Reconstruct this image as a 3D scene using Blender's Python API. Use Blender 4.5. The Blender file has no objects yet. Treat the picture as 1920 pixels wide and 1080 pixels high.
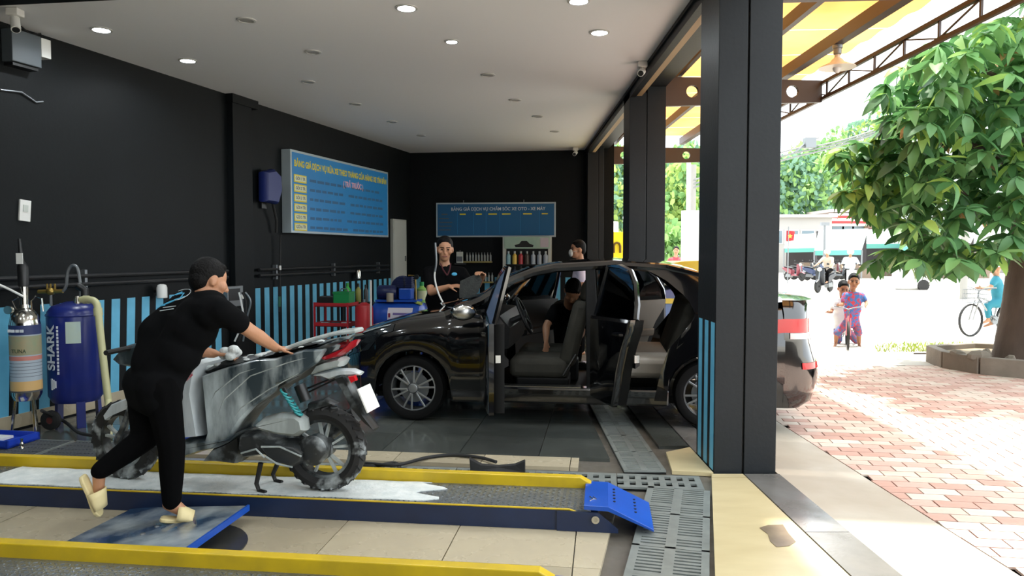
import bpy, bmesh, math, random
from math import sin, cos, pi, radians as R, atan2, sqrt, hypot
from mathutils import Vector as V, Matrix, Euler
from mathutils.bvhtree import BVHTree
random.seed(7)
SC = bpy.context.scene
COL = SC.collection
# ------------------------------------------------------------------ camera
FPX, CAMH = 1400.0, 1.55
PITCH = math.atan(65 / FPX)
cam_d = bpy.data.cameras.new('camera'); cam = bpy.data.objects.new('camera', cam_d); COL.objects.link(cam)
cam_d.sensor_fit = 'HORIZONTAL'; cam_d.sensor_width = 36; cam_d.lens = 36 * FPX / 1920
cam_d.clip_start = .05; cam_d.clip_end = 400
cam.location = (0, 0, CAMH); cam.rotation_euler = (pi / 2 - PITCH, 0, 0)
SC.camera = cam
# ------------------------------------------------------------------ sky, sun, exposure
SC.view_settings.view_transform = 'Standard'; SC.view_settings.look = 'None'
SC.view_settings.exposure = 0.25; SC.view_settings.gamma = 1; SC.view_settings.use_curve_mapping = False
world = bpy.data.worlds.new('hazy_sky'); SC.world = world; world.use_nodes = True
wn = world.node_tree; bg = wn.nodes['Background']
bg.inputs['Color'].default_value = (.88, .95, 1.0, 1); bg.inputs['Strength'].default_value = 3.2
sun_d = bpy.data.lights.new('sun', 'SUN'); sun = bpy.data.objects.new('sun', sun_d); COL.objects.link(sun)
sun_d.energy = 9; sun_d.angle = R(2.5); sun_d.color = (1, .95, .86)
sun.location = (6, 8, 25)
sun.rotation_euler = V((-.10, -.16, -.97)).to_track_quat('-Z', 'Y').to_euler()

# ------------------------------------------------------------------ pixel -> place helpers (1920 x 1080 frame)
def ray(px, py):
    u = (px - 960) / FPX; v = (540 - py) / FPX
    return V((u, cos(PITCH) + v * sin(PITCH), -sin(PITCH) + v * cos(PITCH)))
CAM = V((0, 0, CAMH))
def G(px, py, z=0.0):
    d = ray(px, py); t = (z - CAMH) / d.z
    return CAM + d * t
def at(px, py, Y):
    d = ray(px, py); return CAM + d * (Y / d.y)
def proj(p):
    d = V(p) - CAM
    f = d.y * cos(PITCH) - d.z * sin(PITCH); w = d.y * sin(PITCH) + d.z * cos(PITCH)
    return (960 + FPX * d.x / f, 540 - FPX * w / f) if f > .05 else (1e6, 1e6)
# ------------------------------------------------------------------ materials
def lin(c):
    if isinstance(c, str):
        c = tuple(int(c[i:i + 2], 16) / 255 for i in (0, 2, 4))
    return tuple((x / 12.92 if x <= .04045 else ((x + .055) / 1.055) ** 2.4) for x in c) + (1,)
MATS = {}
def mat(name, col, rough=.6, metal=0., spec=.5, noise=None, scale=6., amt=.5, bump=0., bscale=40., coat=0., emit=0., alpha=1., trans=0., rvar=0., detail=4., stretch=None, thresh=None, transl=0.):
    if name in MATS: return MATS[name]
    m = bpy.data.materials.new(name); m.use_nodes = True; MATS[name] = m
    nt = m.node_tree; b = nt.nodes['Principled BSDF']
    b.inputs['Base Color'].default_value = lin(col); b.inputs['Roughness'].default_value = rough
    b.inputs['Metallic'].default_value = metal; b.inputs['Specular IOR Level'].default_value = spec
    b.inputs['Coat Weight'].default_value = coat; b.inputs['Coat Roughness'].default_value = .03
    b.inputs['Alpha'].default_value = alpha; b.inputs['Transmission Weight'].default_value = trans
    if emit:
        b.inputs['Emission Color'].default_value = lin(col); b.inputs['Emission Strength'].default_value = emit
    tc = nt.nodes.new('ShaderNodeTexCoord'); mp = nt.nodes.new('ShaderNodeMapping')
    nt.links.new(tc.outputs['Object'], mp.inputs['Vector'])
    if stretch: mp.inputs['Scale'].default_value = stretch
    if noise:
        n = nt.nodes.new('ShaderNodeTexNoise'); n.inputs['Scale'].default_value = scale; n.inputs['Detail'].default_value = detail
        nt.links.new(mp.outputs['Vector'], n.inputs['Vector'])
        rp = nt.nodes.new('ShaderNodeValToRGB')
        lo, hi = thresh if thresh else (.5 - .25 / max(amt, .05) * .5, .5 + .25 / max(amt, .05) * .5)
        rp.color_ramp.elements[0].position = max(0, lo); rp.color_ramp.elements[1].position = min(1, hi)
        rp.color_ramp.elements[0].color = lin(col); rp.color_ramp.elements[1].color = lin(noise)
        nt.links.new(n.outputs['Fac'], rp.inputs['Fac']); nt.links.new(rp.outputs['Color'], b.inputs['Base Color'])
        if rvar:
            mr = nt.nodes.new('ShaderNodeMapRange'); mr.inputs['To Min'].default_value = max(.02, rough - rvar); mr.inputs['To Max'].default_value = min(1, rough + rvar)
            mr.inputs['From Min'].default_value = .35; mr.inputs['From Max'].default_value = .65
            nt.links.new(n.outputs['Fac'], mr.inputs['Value']); nt.links.new(mr.outputs['Result'], b.inputs['Roughness'])
    if bump:
        n2 = nt.nodes.new('ShaderNodeTexNoise'); n2.inputs['Scale'].default_value = bscale; n2.inputs['Detail'].default_value = 3
        nt.links.new(mp.outputs['Vector'], n2.inputs['Vector'])
        bp = nt.nodes.new('ShaderNodeBump'); bp.inputs['Strength'].default_value = bump; bp.inputs['Distance'].default_value = .01
        nt.links.new(n2.outputs['Fac'], bp.inputs['Height']); nt.links.new(bp.outputs['Normal'], b.inputs['Normal'])
    if transl:
        out = nt.nodes['Material Output']; t = nt.nodes.new('ShaderNodeBsdfTranslucent'); mx = nt.nodes.new('ShaderNodeMixShader')
        mx.inputs['Fac'].default_value = transl
        src = b.inputs['Base Color'].links[0].from_socket if b.inputs['Base Color'].links else None
        if src: nt.links.new(src, t.inputs['Color'])
        else: t.inputs['Color'].default_value = lin(col)
        nt.links.new(b.outputs['BSDF'], mx.inputs[1]); nt.links.new(t.outputs['BSDF'], mx.inputs[2]); nt.links.new(mx.outputs['Shader'], out.inputs['Surface'])
    return m
# ------------------------------------------------------------------ objects
def tag(o, label=None, cat=None, group=None, kind=None):
    if label: o['label'] = label
    if cat: o['category'] = cat
    if group: o['group'] = group
    if kind: o['kind'] = kind
    return o
def thing(name, label, cat, loc=(0, 0, 0), rz=0, group=None):
    o = bpy.data.objects.new(name, None); COL.objects.link(o); o.empty_display_size = .1
    o.location = loc; o.rotation_euler = (0, 0, rz)
    return tag(o, label, cat, group)
def top_of(o):
    while o.parent: o = o.parent
    return o
class MB:
    """collects shapes, build() links them as one mesh object"""
    def __init__(s): s.v = []; s.f = []; s.M = Matrix.Identity(4)
    def add(s, vs, fs):
        k = len(s.v); s.v += [tuple(s.M @ V(p)) for p in vs]; s.f += [tuple(k + i for i in f) for f in fs]; return s
    def box(s, a, b, rot=None):
        x0, y0, z0 = a; x1, y1, z1 = b
        vs = [(x0, y0, z0), (x1, y0, z0), (x1, y1, z0), (x0, y1, z0), (x0, y0, z1), (x1, y0, z1), (x1, y1, z1), (x0, y1, z1)]
        if rot:
            c = V(((x0 + x1) / 2, (y0 + y1) / 2, (z0 + z1) / 2)); E = Euler(rot).to_matrix(); vs = [tuple(c + E @ (V(p) - c)) for p in vs]
        return s.add(vs, [(0, 3, 2, 1), (4, 5, 6, 7), (0, 1, 5, 4), (1, 2, 6, 5), (2, 3, 7, 6), (3, 0, 4, 7)])
    def cbox(s, c, d, rot=None):
        return s.box((c[0] - d[0] / 2, c[1] - d[1] / 2, c[2] - d[2] / 2), (c[0] + d[0] / 2, c[1] + d[1] / 2, c[2] + d[2] / 2), rot)
    def hexa(s, lo, hi):
        n = len(lo); return s.add(list(lo) + list(hi), [tuple(range(n))[::-1], tuple(range(n, 2 * n))] + [(i, (i + 1) % n, n + (i + 1) % n, n + i) for i in range(n)])
    def prism(s, poly, z0, z1):
        return s.hexa([(p[0], p[1], z0) for p in poly], [(p[0], p[1], z1) for p in poly])
    def prism_y(s, poly, y0, y1):          # poly in x,z
        return s.hexa([(p[0], y0, p[1]) for p in poly], [(p[0], y1, p[1]) for p in poly])
    def puff(s, poly, y0, y1, inset=.02, dome=.35):   # rounded panel from an x,z outline, thick along y
        n = len(poly); cx = sum(p[0] for p in poly) / n; cz = sum(p[1] for p in poly) / n
        def ring(k, y):
            o = []
            for i, p in enumerate(poly):
                a, b = V(poly[i - 1]), V(poly[(i + 1) % n]); t = (b - a).normalized(); nn = V((-t.y, t.x))
                if nn.dot(V((cx - p[0], cz - p[1]))) < 0: nn = -nn
                o.append((p[0] + nn.x * k, y, p[1] + nn.y * k))
            return o
        ym = (y0 + y1) / 2; h = (y1 - y0) / 2
        rings = [ring(inset, y0), ring(inset * .3, ym - h * (1 - dome)), ring(0, ym), ring(inset * .3, ym + h * (1 - dome)), ring(inset, y1)]
        return s.loft(rings, True)
    def loft(s, rings, caps=True, closed=True):
        n = len(rings[0]); vs = [p for r in rings for p in r]; fs = []
        for j in range(len(rings) - 1):
            for i in range(n if closed else n - 1):
                fs.append((j * n + i, j * n + (i + 1) % n, (j + 1) * n + (i + 1) % n, (j + 1) * n + i))
        if caps: fs += [tuple(range(n))[::-1], tuple(range((len(rings) - 1) * n, len(rings) * n))]
        return s.add(vs, fs)
    def grid(s, rows): return s.loft(rows, False, False)
    def tube(s, pts, r, n=8, caps=True):
        pts = [V(p) for p in pts]; rings = []; up = None
        for i, p in enumerate(pts):
            d = (pts[min(i + 1, len(pts) - 1)] - pts[max(i - 1, 0)])
            if d.length < 1e-9: d = V((0, 0, 1))
            d.normalize()
            if up is None: up = d.orthogonal().normalized()
            up = (up - d * up.dot(d)); up = up.normalized() if up.length > 1e-6 else d.orthogonal().normalized()
            w = d.cross(up); rr = r[i] if isinstance(r, (list, tuple)) else r
            rings.append([tuple(p + up * (cos(2 * pi * k / n) * rr) + w * (sin(2 * pi * k / n) * rr)) for k in range(n)])
        return s.loft(rings, caps)
    def bar(s, p, q, w, h, up=(0, 0, 1)):
        p, q = V(p), V(q); d = (q - p).normalized(); u = V(up); u = (u - d * u.dot(d)).normalized(); x = d.cross(u)
        def ring(c): return [tuple(c + x * (a * w / 2) + u * (b * h / 2)) for a, b in ((-1, -1), (1, -1), (1, 1), (-1, 1))]
        return s.loft([ring(p), ring(q)])
    def lathe(s, prof, c=(0, 0, 0), axis='z', n=24, caps=True):
        rings = []
        for r, h in prof:
            ring = []
            for k in range(n):
                a = 2 * pi * k / n; x, y = r * cos(a), r * sin(a)
                ring.append({'z': (c[0] + x, c[1] + y, c[2] + h), 'y': (c[0] + x, c[1] + h, c[2] + y), 'x': (c[0] + h, c[1] + x, c[2] + y)}[axis])
            rings.append(ring)
        return s.loft(rings, caps)
    def ring(s, c, r0, r1, y0, y1, n=28):     # annulus solid about the y axis
        rings = [[(c[0] + r * cos(2 * pi * k / n), c[1] + y, c[2] + r * sin(2 * pi * k / n)) for k in range(n)] for r, y in ((r0, y0), (r1, y0), (r1, y1), (r0, y1), (r0, y0))]
        return s.loft(rings, False)
    def ell(s, c, r, rot=None, n=12, m=8):
        E = rot if rot else Matrix.Identity(3); rings = []
        for j in range(1, m):
            t = pi * j / m - pi / 2
            rings.append([tuple(V(c) + E @ V((r[0] * cos(t) * cos(2 * pi * k / n), r[1] * cos(t) * sin(2 * pi * k / n), r[2] * sin(t)))) for k in range(n)])
        s.loft(rings, False); k0 = len(s.v) - n * (m - 1); kk = len(s.v)
        s.v += [tuple(s.M @ (V(c) + E @ V((0, 0, -r[2])))), tuple(s.M @ (V(c) + E @ V((0, 0, r[2]))))]
        for i in range(n):
            s.f.append((kk, k0 + (i + 1) % n, k0 + i)); s.f.append((kk + 1, k0 + n * (m - 2) + i, k0 + n * (m - 2) + (i + 1) % n))
        return s
    def cap(s, p, q, r1, r2, n=10):
        p, q = V(p), V(q); d = q - p; L = d.length; d = d / L if L > 1e-6 else V((0, 0, 1))
        pts = []; rr = []
        for a in (80, 50, 25): pts.append(p - d * (r1 * sin(R(a)))); rr.append(r1 * cos(R(a)))
        pts += [p, q]; rr += [r1, r2]
        for a in (25, 50, 80): pts.append(q + d * (r2 * sin(R(a)))); rr.append(r2 * cos(R(a)))
        return s.tube(pts, rr, n)
    def build(s, name, m, parent=None, world=False, smooth=False, bevel=0, sub=0, rem=0, sm=0, seg=2):
        me = bpy.data.meshes.new(name); vs = s.v
        if parent and world:
            r = top_of(parent); Mi = Matrix.LocRotScale(r.location, r.rotation_euler, None).inverted(); vs = [tuple(Mi @ V(p)) for p in vs]
        me.from_pydata(vs, [], s.f); me.update()
        o = bpy.data.objects.new(name, me); COL.objects.link(o)
        if m: me.materials.append(m)
        if parent: o.parent = parent
        if bevel or sub or rem:
            if rem:
                md = o.modifiers.new('r', 'REMESH'); md.mode = 'VOXEL'; md.voxel_size = rem; smooth = True
                if sm: ms = o.modifiers.new('s', 'SMOOTH'); ms.iterations = sm; ms.factor = .5
            if bevel: md = o.modifiers.new('b', 'BEVEL'); md.width = bevel; md.segments = seg; md.limit_method = 'ANGLE'; md.angle_limit = R(40)
            if sub: md = o.modifiers.new('s', 'SUBSURF'); md.levels = sub; md.render_levels = sub
        else:
            bm = bmesh.new(); bm.from_mesh(me); bmesh.ops.recalc_face_normals(bm, faces=bm.faces); bm.to_mesh(me); bm.free()
        if bevel or sub:
            bm = bmesh.new(); bm.from_mesh(me); bmesh.ops.recalc_face_normals(bm, faces=bm.faces); bm.to_mesh(me); bm.free()
        if smooth or sub:
            for p in me.polygons: p.use_smooth = True
            if smooth and not sub and not rem:
                try: me.set_sharp_from_angle(angle=R(38))
                except Exception: pass
        return o
def mesh_of(o):          # bake modifiers into the mesh
    dg = bpy.context.evaluated_depsgraph_get(); me = bpy.data.meshes.new_from_object(o.evaluated_get(dg)); old = o.data
    o.modifiers.clear(); o.data = me
    for p in me.polygons: p.use_smooth = True
    return o
def copy_tree(o, parent=None):
    c = o.copy(); COL.objects.link(c); c.parent = parent
    for k in o.children: copy_tree(k, c)
    return c
def place(o, loc, rz, label=None, group=None):
    o.location = loc; o.rotation_euler = (0, 0, rz); tag(o, label, None, group); return o
def text(name, s, size, m, parent, M, ext=.001, align='CENTER', sx=1.0, bold=0.0):
    c = bpy.data.curves.new(name, 'FONT'); c.body = s; c.size = size; c.extrude = ext; c.align_x = align; c.align_y = 'CENTER'; c.offset = bold
    t = bpy.data.objects.new(name, c); COL.objects.link(t); dg = bpy.context.evaluated_depsgraph_get()
    me = bpy.data.meshes.new_from_object(t.evaluated_get(dg)); bpy.data.objects.remove(t)
    o = bpy.data.objects.new(name, me); COL.objects.link(o); me.materials.clear(); me.materials.append(m); o.parent = parent
    o.matrix_basis = M @ Matrix.Diagonal((sx, 1, 1, 1)); return o
def clip(poly, zone):     # Sutherland-Hodgman, convex ccw zone
    out = poly
    for i in range(len(zone)):
        a, b = zone[i], zone[(i + 1) % len(zone)]; inp, out = out, []
        def side(p): return (b[0] - a[0]) * (p[1] - a[1]) - (b[1] - a[1]) * (p[0] - a[0])
        for j in range(len(inp)):
            p, q = inp[j - 1], inp[j]; sp, sq = side(p), side(q)
            if (sp < 0) != (sq < 0):
                t = sp / (sp - sq); out.append((p[0] + (q[0] - p[0]) * t, p[1] + (q[1] - p[1]) * t))
            if sq >= 0: out.append(q)
        if not out: return []
    return out
def area(p): return sum(p[i - 1][0] * p[i][1] - p[i][0] * p[i - 1][1] for i in range(len(p))) / 2
# ------------------------------------------------------------------ palette
BLACKW = mat('black_wall_paint', '101416', .55, spec=.18, noise='0c0f11', scale=2.5, amt=.4, bump=.15, bscale=25)
BLACKC = mat('black_column_paint', '1e2225', .5, spec=.25, noise='181b1e', scale=3, amt=.4, bump=.1, bscale=30)
CEILM = mat('white_ceiling_paint', 'f2f4f6', .7)
STRIPE = mat('sky_blue_paint', '68b8da', .5, noise='58a6c8', scale=5, amt=.5)
GROUT = mat('grey_brown_concrete', '6c675e', .45, noise='58534b', scale=5, amt=.6, rvar=.15)
TILES_B = [mat('beige_tile_%d' % i, c, .28, noise=n, scale=3.5, amt=.35, rvar=.12) for i, (c, n) in enumerate((('b9ad93', 'a39880'), ('c3b79c', 'aa9e86'), ('b3a88f', '988e78')))]
TILES_G = [mat('wet_grey_tile_%d' % i, c, .16, noise=n, scale=2.2, amt=.5, rvar=.1) for i, (c, n) in enumerate((('555853', '3c3f3c'), ('5c5f5a', '434643'), ('4e514d', '373a38')))]
GRANITE = mat('dark_wet_granite', '7d7a76', .22, noise='55534f', scale=3, amt=.5, rvar=.1, bump=.06, bscale=60)
MARBLE = mat('cream_stone_slab', 'd3c49b', .3, noise='b8a67c', scale=2.2, amt=.35, detail=8, stretch=(1, 3, 1))
STEELG = mat('galvanised_grate', '9aa09c', .38, metal=.35, noise='7f8581', scale=9, amt=.5)
CONC = mat('pale_concrete', 'b9afa0', .55, noise='a89c8b', scale=1.6, amt=.5, rvar=.15, bump=.1, bscale=20)
ROAD = mat('pale_road', 'c9c4ba', .8, noise='b8b2a6', scale=.5, amt=.4)  # light concrete colour for road and yard
PAV = [mat('paver_%d' % i, c, .75, noise=n, scale=7, amt=.5, bump=.2, bscale=50) for i, (c, n) in enumerate((('d2b0a2', 'c9a294'), ('d8c0b2', 'd0b4a4'), ('c9a294', 'be9585'), ('dccdbf', 'd4c0b0')))]
JOINT = mat('sandy_joint', 'a8998a', .9)
WOODT = mat('bare_wood_trim', 'b79f7c', .6, noise='9d835f', scale=5, stretch=(1, .1, 6))
BROWN = mat('brown_steel_paint', '3a2c27', .5, noise='45352d', scale=3, amt=.4)
SHEET = mat('amber_roof_sheet', 'b9783c', .6, noise='d8a868', scale=.8, amt=.5, transl=.6)
WHITEP = mat('white_plastic', 'd9d9d5', .4)
BLACKP = mat('black_plastic', '161718', .4)
BLACKR = mat('black_rubber', '131313', .7, noise='1d1d1d', scale=12)
CHROME = mat('brushed_stainless', 'c8c8c4', .22, metal=1.)
GREYM = mat('grey_metal', '7d8184', .4, metal=.6)

def struct(o): o['kind'] = 'structure'; return o
A7 = R(-7); E7 = V((cos(A7), sin(A7), 0)); N7 = V((-sin(A7), cos(A7), 0))
# ---------------- outdoor ground
gm = MB(); gm.box((-60, -25, -.3), (90, 110, -.05)); ground = struct(gm.build('ground', ROAD))
tag(ground, 'pale concrete road and yard outside the shop', 'ground')
# ---------------- floor
WX = lambda y: -6.263 + .282 * y           # left wall line
fm = MB(); fm.prism([(WX(-6), -6), (1.63, -6), (1.63, 14.7), (1.43, 14.62), (WX(15.1), 15.1)], -.3, -.028)
floor = struct(fm.build('floor', GROUT)); tag(floor, 'tiled shop floor of beige and grey tiles with drain gratings', 'floor')
def tiles(zone, org, ang, sx, sy, mats, z1=0., gap=.006, name='floor_tile', th=.03, parent=None, half=False, bond=False):
    if area(zone) < 0: zone = zone[::-1]
    e = V((cos(ang), sin(ang))); n = V((-sin(ang), cos(ang))); o = V(org)
    loc = [((V(p) - o).dot(e), (V(p) - o).dot(n)) for p in zone]
    i0, i1 = int(min(p[0] for p in loc) // sx) - 1, int(max(p[0] for p in loc) // sx) + 1
    j0, j1 = int(min(p[1] for p in loc) // sy) - 1, int(max(p[1] for p in loc) // sy) + 1
    out = []
    for j in range(j0, j1 + 1):
        for i in range(i0, i1 + 1):
            x = i * sx + (sx / 2 if bond and j % 2 else 0); y = j * sy; g = gap / 2
            q = [o + e * a + n * b for a, b in ((x + g, y + g), (x + sx - g, y + g), (x + sx - g, y + sy - g), (x + g, y + sy - g))]
            c = clip([tuple(p) for p in q], zone)
            if len(c) < 3 or abs(area(c)) < .004: continue
            out.append(c)
    return out
def lay(polys, mats, name, parent, z1=0., th=.028):
    for c in polys:
        cx = sum(p[0] for p in c) / len(c); cy = sum(p[1] for p in c) / len(c)
        z = z1 + random.uniform(-.0008, .0008)
        mb = MB().prism([(p[0] - cx, p[1] - cy) for p in c], z - th, z)
        o = mb.build(name, random.choice(mats), parent); o.location = (cx, cy, 0)
def cd(d, off): return V((1.31, 5.14, 0)) + E7 * d + N7 * off   # cross drain frame (far edge = 0)
def xy(v): return (v[0], v[1])
# near beige zone (up to the cross drain)
nd = cd(0, -.345)
lay(tiles([(-6.0, 1.0), (-.25, 1.0), (.43, 3.58), (.70, 4.78), xy(cd(-.62, -.36)), xy(cd(-5.9, -.36))][:], (.30, 3.62), A7, .66, .66, 0), TILES_B, 'floor_tile', floor)
# pale border row behind the cross drain
lay(tiles([xy(cd(-5.9, .10)), xy(cd(-.85, .10)), xy(cd(-.85, .36)), xy(cd(-5.9, .36))], (0.4, 5.2), A7, .66, 5, 0), TILES_B, 'floor_tile', floor)
# wash bay
lay(tiles([xy(cd(-5.75, .37)), xy(cd(-.62, .37)), (.72, 14.5), (-1.9, 14.9)], (.2, 5.62), A7, .62, .62, 0), TILES_G, 'floor_tile', floor)
lay(tiles([(1.18, 5.95), (1.42, 5.95), (1.42, 14.4), (1.18, 14.4)], (1.18, 5.95), 0, .5, .62, 0), TILES_G, 'floor_tile', floor)
lay(tiles([(1.14, 5.25), (1.42, 5.2), (1.42, 5.9), (1.2, 5.75)], (1.0, 5.0), 0, .9, .9, 0), [MARBLE], 'floor_tile', floor, z1=.004)
# cream threshold wedge and granite edge
lay(tiles([(1.405, 5.19), (.33, 1.0), (1.625, 1.0), (1.625, 5.19)], (.2, .3), 0, 2.2, 2.4, 0), [MARBLE], 'threshold_slab', floor)
gz = MB()
gran = struct(MB().prism([(1.63, -2), (1.88, -2), (1.88, 15), (1.63, 15)], -.3, -.03).build('trim_1', GROUT)); tag(gran, 'dark wet granite edge strip along the open shop side', 'floor edge')
lay(tiles([(1.632, 0.4), (1.88, .4), (1.88, 5.19), (1.632, 5.19)], (1.632, .79), 0, .3, 1.1, 0), [GRANITE], 'granite_slab', gran)
lay(tiles([(1.632, 5.75), (1.88, 5.75), (1.88, 9.1), (1.632, 9.1)], (1.632, 5.75), 0, .3, 1.1, 0), [GRANITE], 'granite_slab', gran)
lay(tiles([(1.632, 9.7), (1.88, 9.7), (1.88, 14.8), (1.632, 14.8)], (1.632, 9.7), 0, .3, 1.3, 0), [GRANITE], 'granite_slab', gran)
lay(tiles([(1.43, 5.75), (1.626, 5.75), (1.626, 9.1), (1.43, 9.1)], (1.43, 5.75), 0, .3, 1.1, 0), [GRANITE], 'floor_tile', floor)
st_ = MB().prism([xy(G(*p)) for p in ((1424, 990), (1440, 985), (1468, 984), (1478, 1000), (1492, 1016), (1480, 1024), (1456, 1026), (1444, 1015), (1440, 1002))], .0012, .0022).build('wet_stain', mat('damp_brown_stain', '6f6252', .25, noise='857660', scale=9), floor)
# drain gratings
DARKHOLE = mat('dark_channel', '0b0b0b', .6)
def grate(p, q, w, kind):      # p->q centre line, two slot columns
    p, q = V(p), V(q); d = (q - p); L = d.length; d.normalize(); x = V((d.y, -d.x, 0)); ang = atan2(d.y, d.x)
    m = MB(); t = .014
    if kind == 'slot':
        for a, b in ((-.5, -.40), (-.07, .07), (.40, .5)): m.box((a * w, .003, -t), (b * w, L - .003, 0))
        n = max(3, int((L - .06) / .034)); pit = (L - .006) / n
        for k in range(n):
            y = .003 + k * pit
            blk = (k + 1) % 9 == 0
            for a, b in ((-.40, -.07), (.07, .40)): m.box((a * w, y, -t), (b * w, y + (pit * .97 if blk else pit * .58), -.0005))
        m.box((-.5 * w, L - .02, -t), (.5 * w, L - .003, 0))
    else:
        for a, b in ((-.5, -.34), (-.09, .09), (.34, .5)): m.box((a * w, .003, -t), (b * w, L - .003, 0))
        n = max(3, int(L / .072)); pit = (L - .006) / n
        for k in range(n):
            y = .003 + k * pit
            for a, b in ((-.34, -.09), (.09, .34)): m.box((a * w, y, -t), (b * w, y + pit * .5, -.0005))
    o = m.build('drain_grate', STEELG, floor); o.location = (p.x, p.y, .002); o.rotation_euler = (0, 0, ang - pi / 2)
    ch = MB().box((-.5 * w, 0, -.026), (.5 * w, L, -.0215)).build('channel', DARKHOLE, o)
for k in range(5):
    t0, t1 = k * .52, (k + 1) * .52
    a = V((1.10, 4.86, 0)); b = V((.7575, 3.58, 0)); d = (b - a).normalized()
    grate(a + d * t0, a + d * t1, .40, 'slot')
for k in range(7): grate((.95 + .0 * k, 5.26 + k * .52, 0), (.95, 5.26 + (k + 1) * .52, 0), .30, 'slot')
for k in range(10): grate(cd(-.005 - k * .57, -.165), cd(-.005 - (k + 1) * .57, -.165), .30, 'square')
# outdoor: concrete apron and brick pavers
ap = MB(); ap.hexa([(1.88, -2, -.3), (2.5, -2, -.3), (2.5, 15, -.3), (1.88, 15, -.3)], [(1.88, -2, -.006), (2.5, -2, -.036), (2.5, 15, -.036), (1.88, 15, -.006)])
apron = struct(ap.build('trim_2', CONC)); tag(apron, 'smooth pale concrete apron between granite edge and brick paving', 'apron')
pb = MB().box((2.5, -2, -.3), (10.5, 10.6, -.05)); pave = struct(pb.build('pavement', JOINT)); tag(pave, 'reddish interlocking brick paving outside the pillars', 'pavement')
polys = tiles([(2.51, 2.0), (10.4, 2.0), (10.4, 10.5), (2.51, 10.5)], (2.51, 2.0), R(-9), .24, .13, 0, gap=.010, bond=True)
def mid(c): return (sum(p[0] for p in c) / len(c), sum(p[1] for p in c) / len(c))
vis = []; rest = []
for c in polys:
    m = mid(c); q = proj((m[0], m[1], -.03))
    (vis if (1420 < q[0] < 1960 and q[1] < 1110) else rest).append((hypot(*m), c))
vis.sort(key=lambda t: t[0])
lay([c for _, c in vis[:300]], PAV, 'paver', pave, z1=-.036, th=.03)
mbs = [MB() for _ in PAV]
for _, c in vis[300:]: random.choice(mbs).prism(c, -.066, -.036 + random.uniform(-.0015, .0015))
for i, m in enumerate(mbs):
    o = m.build('paver_field', PAV[i], pave); o['kind'] = 'stuff'
mo = MB()
for d, c in rest:
    if d < 9: mo.prism(c, -.066, -.036)
o = mo.build('paver_field', PAV[1], pave); o['kind'] = 'stuff'
# ---------------- walls and ceiling
wn_ = V((-1, .282)).normalized()
def wl(y, off=0., z=0.):     # point on left wall; off > 0 is into the room
    return V((WX(y) - wn_.x * off, y - wn_.y * off, z))
w = MB(); w.prism([xy(wl(-6)), xy(wl(15.1)), xy(wl(15.1, -.15)), xy(wl(-6, -.15))], -.3, 4.3)
wall_left = struct(w.build('wall_left', BLACKW)); tag(wall_left, 'black painted left wall with sky blue stripes along its base', 'wall')
WD = V((.282, 1, 0)).normalized()
y = 5.2
while y < 14.6:
    if not (9.36 < y < 9.87):
        a, b = wl(y, .0), wl(y + .108, .0); m = MB()
        sl = .045 if y < 9 else .0
        m.hexa([xy(wl(y, .002)) + (0.12,), xy(wl(y + .108, .002)) + (0.12,), xy(wl(y + .108, -.002)) + (0.12,), xy(wl(y, -.002)) + (0.12,)],
               [xy(wl(y + sl, .002)) + (1.08,), xy(wl(y + .108 + sl, .002)) + (1.08,), xy(wl(y + .108 + sl, -.002)) + (1.08,), xy(wl(y + sl, -.002)) + (1.08,)])
        m.build('painted_stripe', STRIPE, wall_left)
    y += .2
sk = MB().hexa([xy(wl(5, .012)) + (0,), xy(wl(14.6, .012)) + (0,), xy(wl(14.6, -.01)) + (0,), xy(wl(5, -.01)) + (0,)], [xy(wl(5, .012)) + (.12,), xy(wl(14.6, .012)) + (.12,), xy(wl(14.6, -.01)) + (.12,), xy(wl(5, -.01)) + (.12,)])
bb = struct(sk.build('baseboard_left', TILES_B[0])); tag(bb, 'beige tile skirting at the foot of the left wall', 'baseboard')
pl = MB(); pl.prism([xy(wl(9.48, .09)), xy(wl(9.86, .09)), xy(wl(9.86)), xy(wl(9.48))], -.02, 3.5)
pl.prism([xy(wl(9.46, .11)), xy(wl(9.98, .11)), xy(wl(9.98)), xy(wl(9.46))], 3.44, 3.56)
o = struct(pl.build('trim_3', BLACKW, bevel=.006)); tag(o, 'black pilaster standing out of the left wall', 'pilaster')
bwL, bwR = V((-2.05, 15.0, 0)), V((1.9, 14.52, 0)); bd = (bwR - bwL).normalized(); bn = V((-bd.y, bd.x, 0))
def bw(t, off=0., z=0.): p = bwL + bd * t - bn * off; return V((p.x, p.y, z))
w = MB(); w.prism([xy(bw(-.3)), xy(bw(4.05)), xy(bw(4.05, -.15)), xy(bw(-.3, -.15))], -.3, 4.3)
wall_back = struct(w.build('wall_back', BLACKW)); tag(wall_back, 'black painted back wall behind the product shelves', 'wall')
for k in range(17):
    t = .12 + k * .2; MB().prism([xy(bw(t, .003)), xy(bw(t + .1, .003)), xy(bw(t + .1, -.002)), xy(bw(t, -.002))], .05, 1.08).build('painted_stripe', STRIPE, wall_back)
c = MB(); c.prism([(WX(-6), -6), (1.5, -6), (1.5, 14.7), (WX(15.05), 15.05)], 3.55, 3.75)
ceiling = struct(c.build('ceiling', CEILM)); tag(ceiling, 'flat white plaster ceiling with recessed downlights', 'ceiling')
c = MB(); c.prism([(WX(-6) - .2, -6), (1.87, -6), (1.87, 15.1), (WX(15.05) - .2, 15.2)], 3.76, 4.3)
o = struct(c.build('trim_4', BLACKW)); tag(o, 'unseen roof slab added above the ceiling to block sky light', 'roof slab')  # upper block added out of view to keep the sky light out
fb = MB().prism([(-4.75, 5.35), (-2.9, 5.12), (-2.9, 5.72), (-4.65, 5.95)], 3.46, 3.56)
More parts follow.
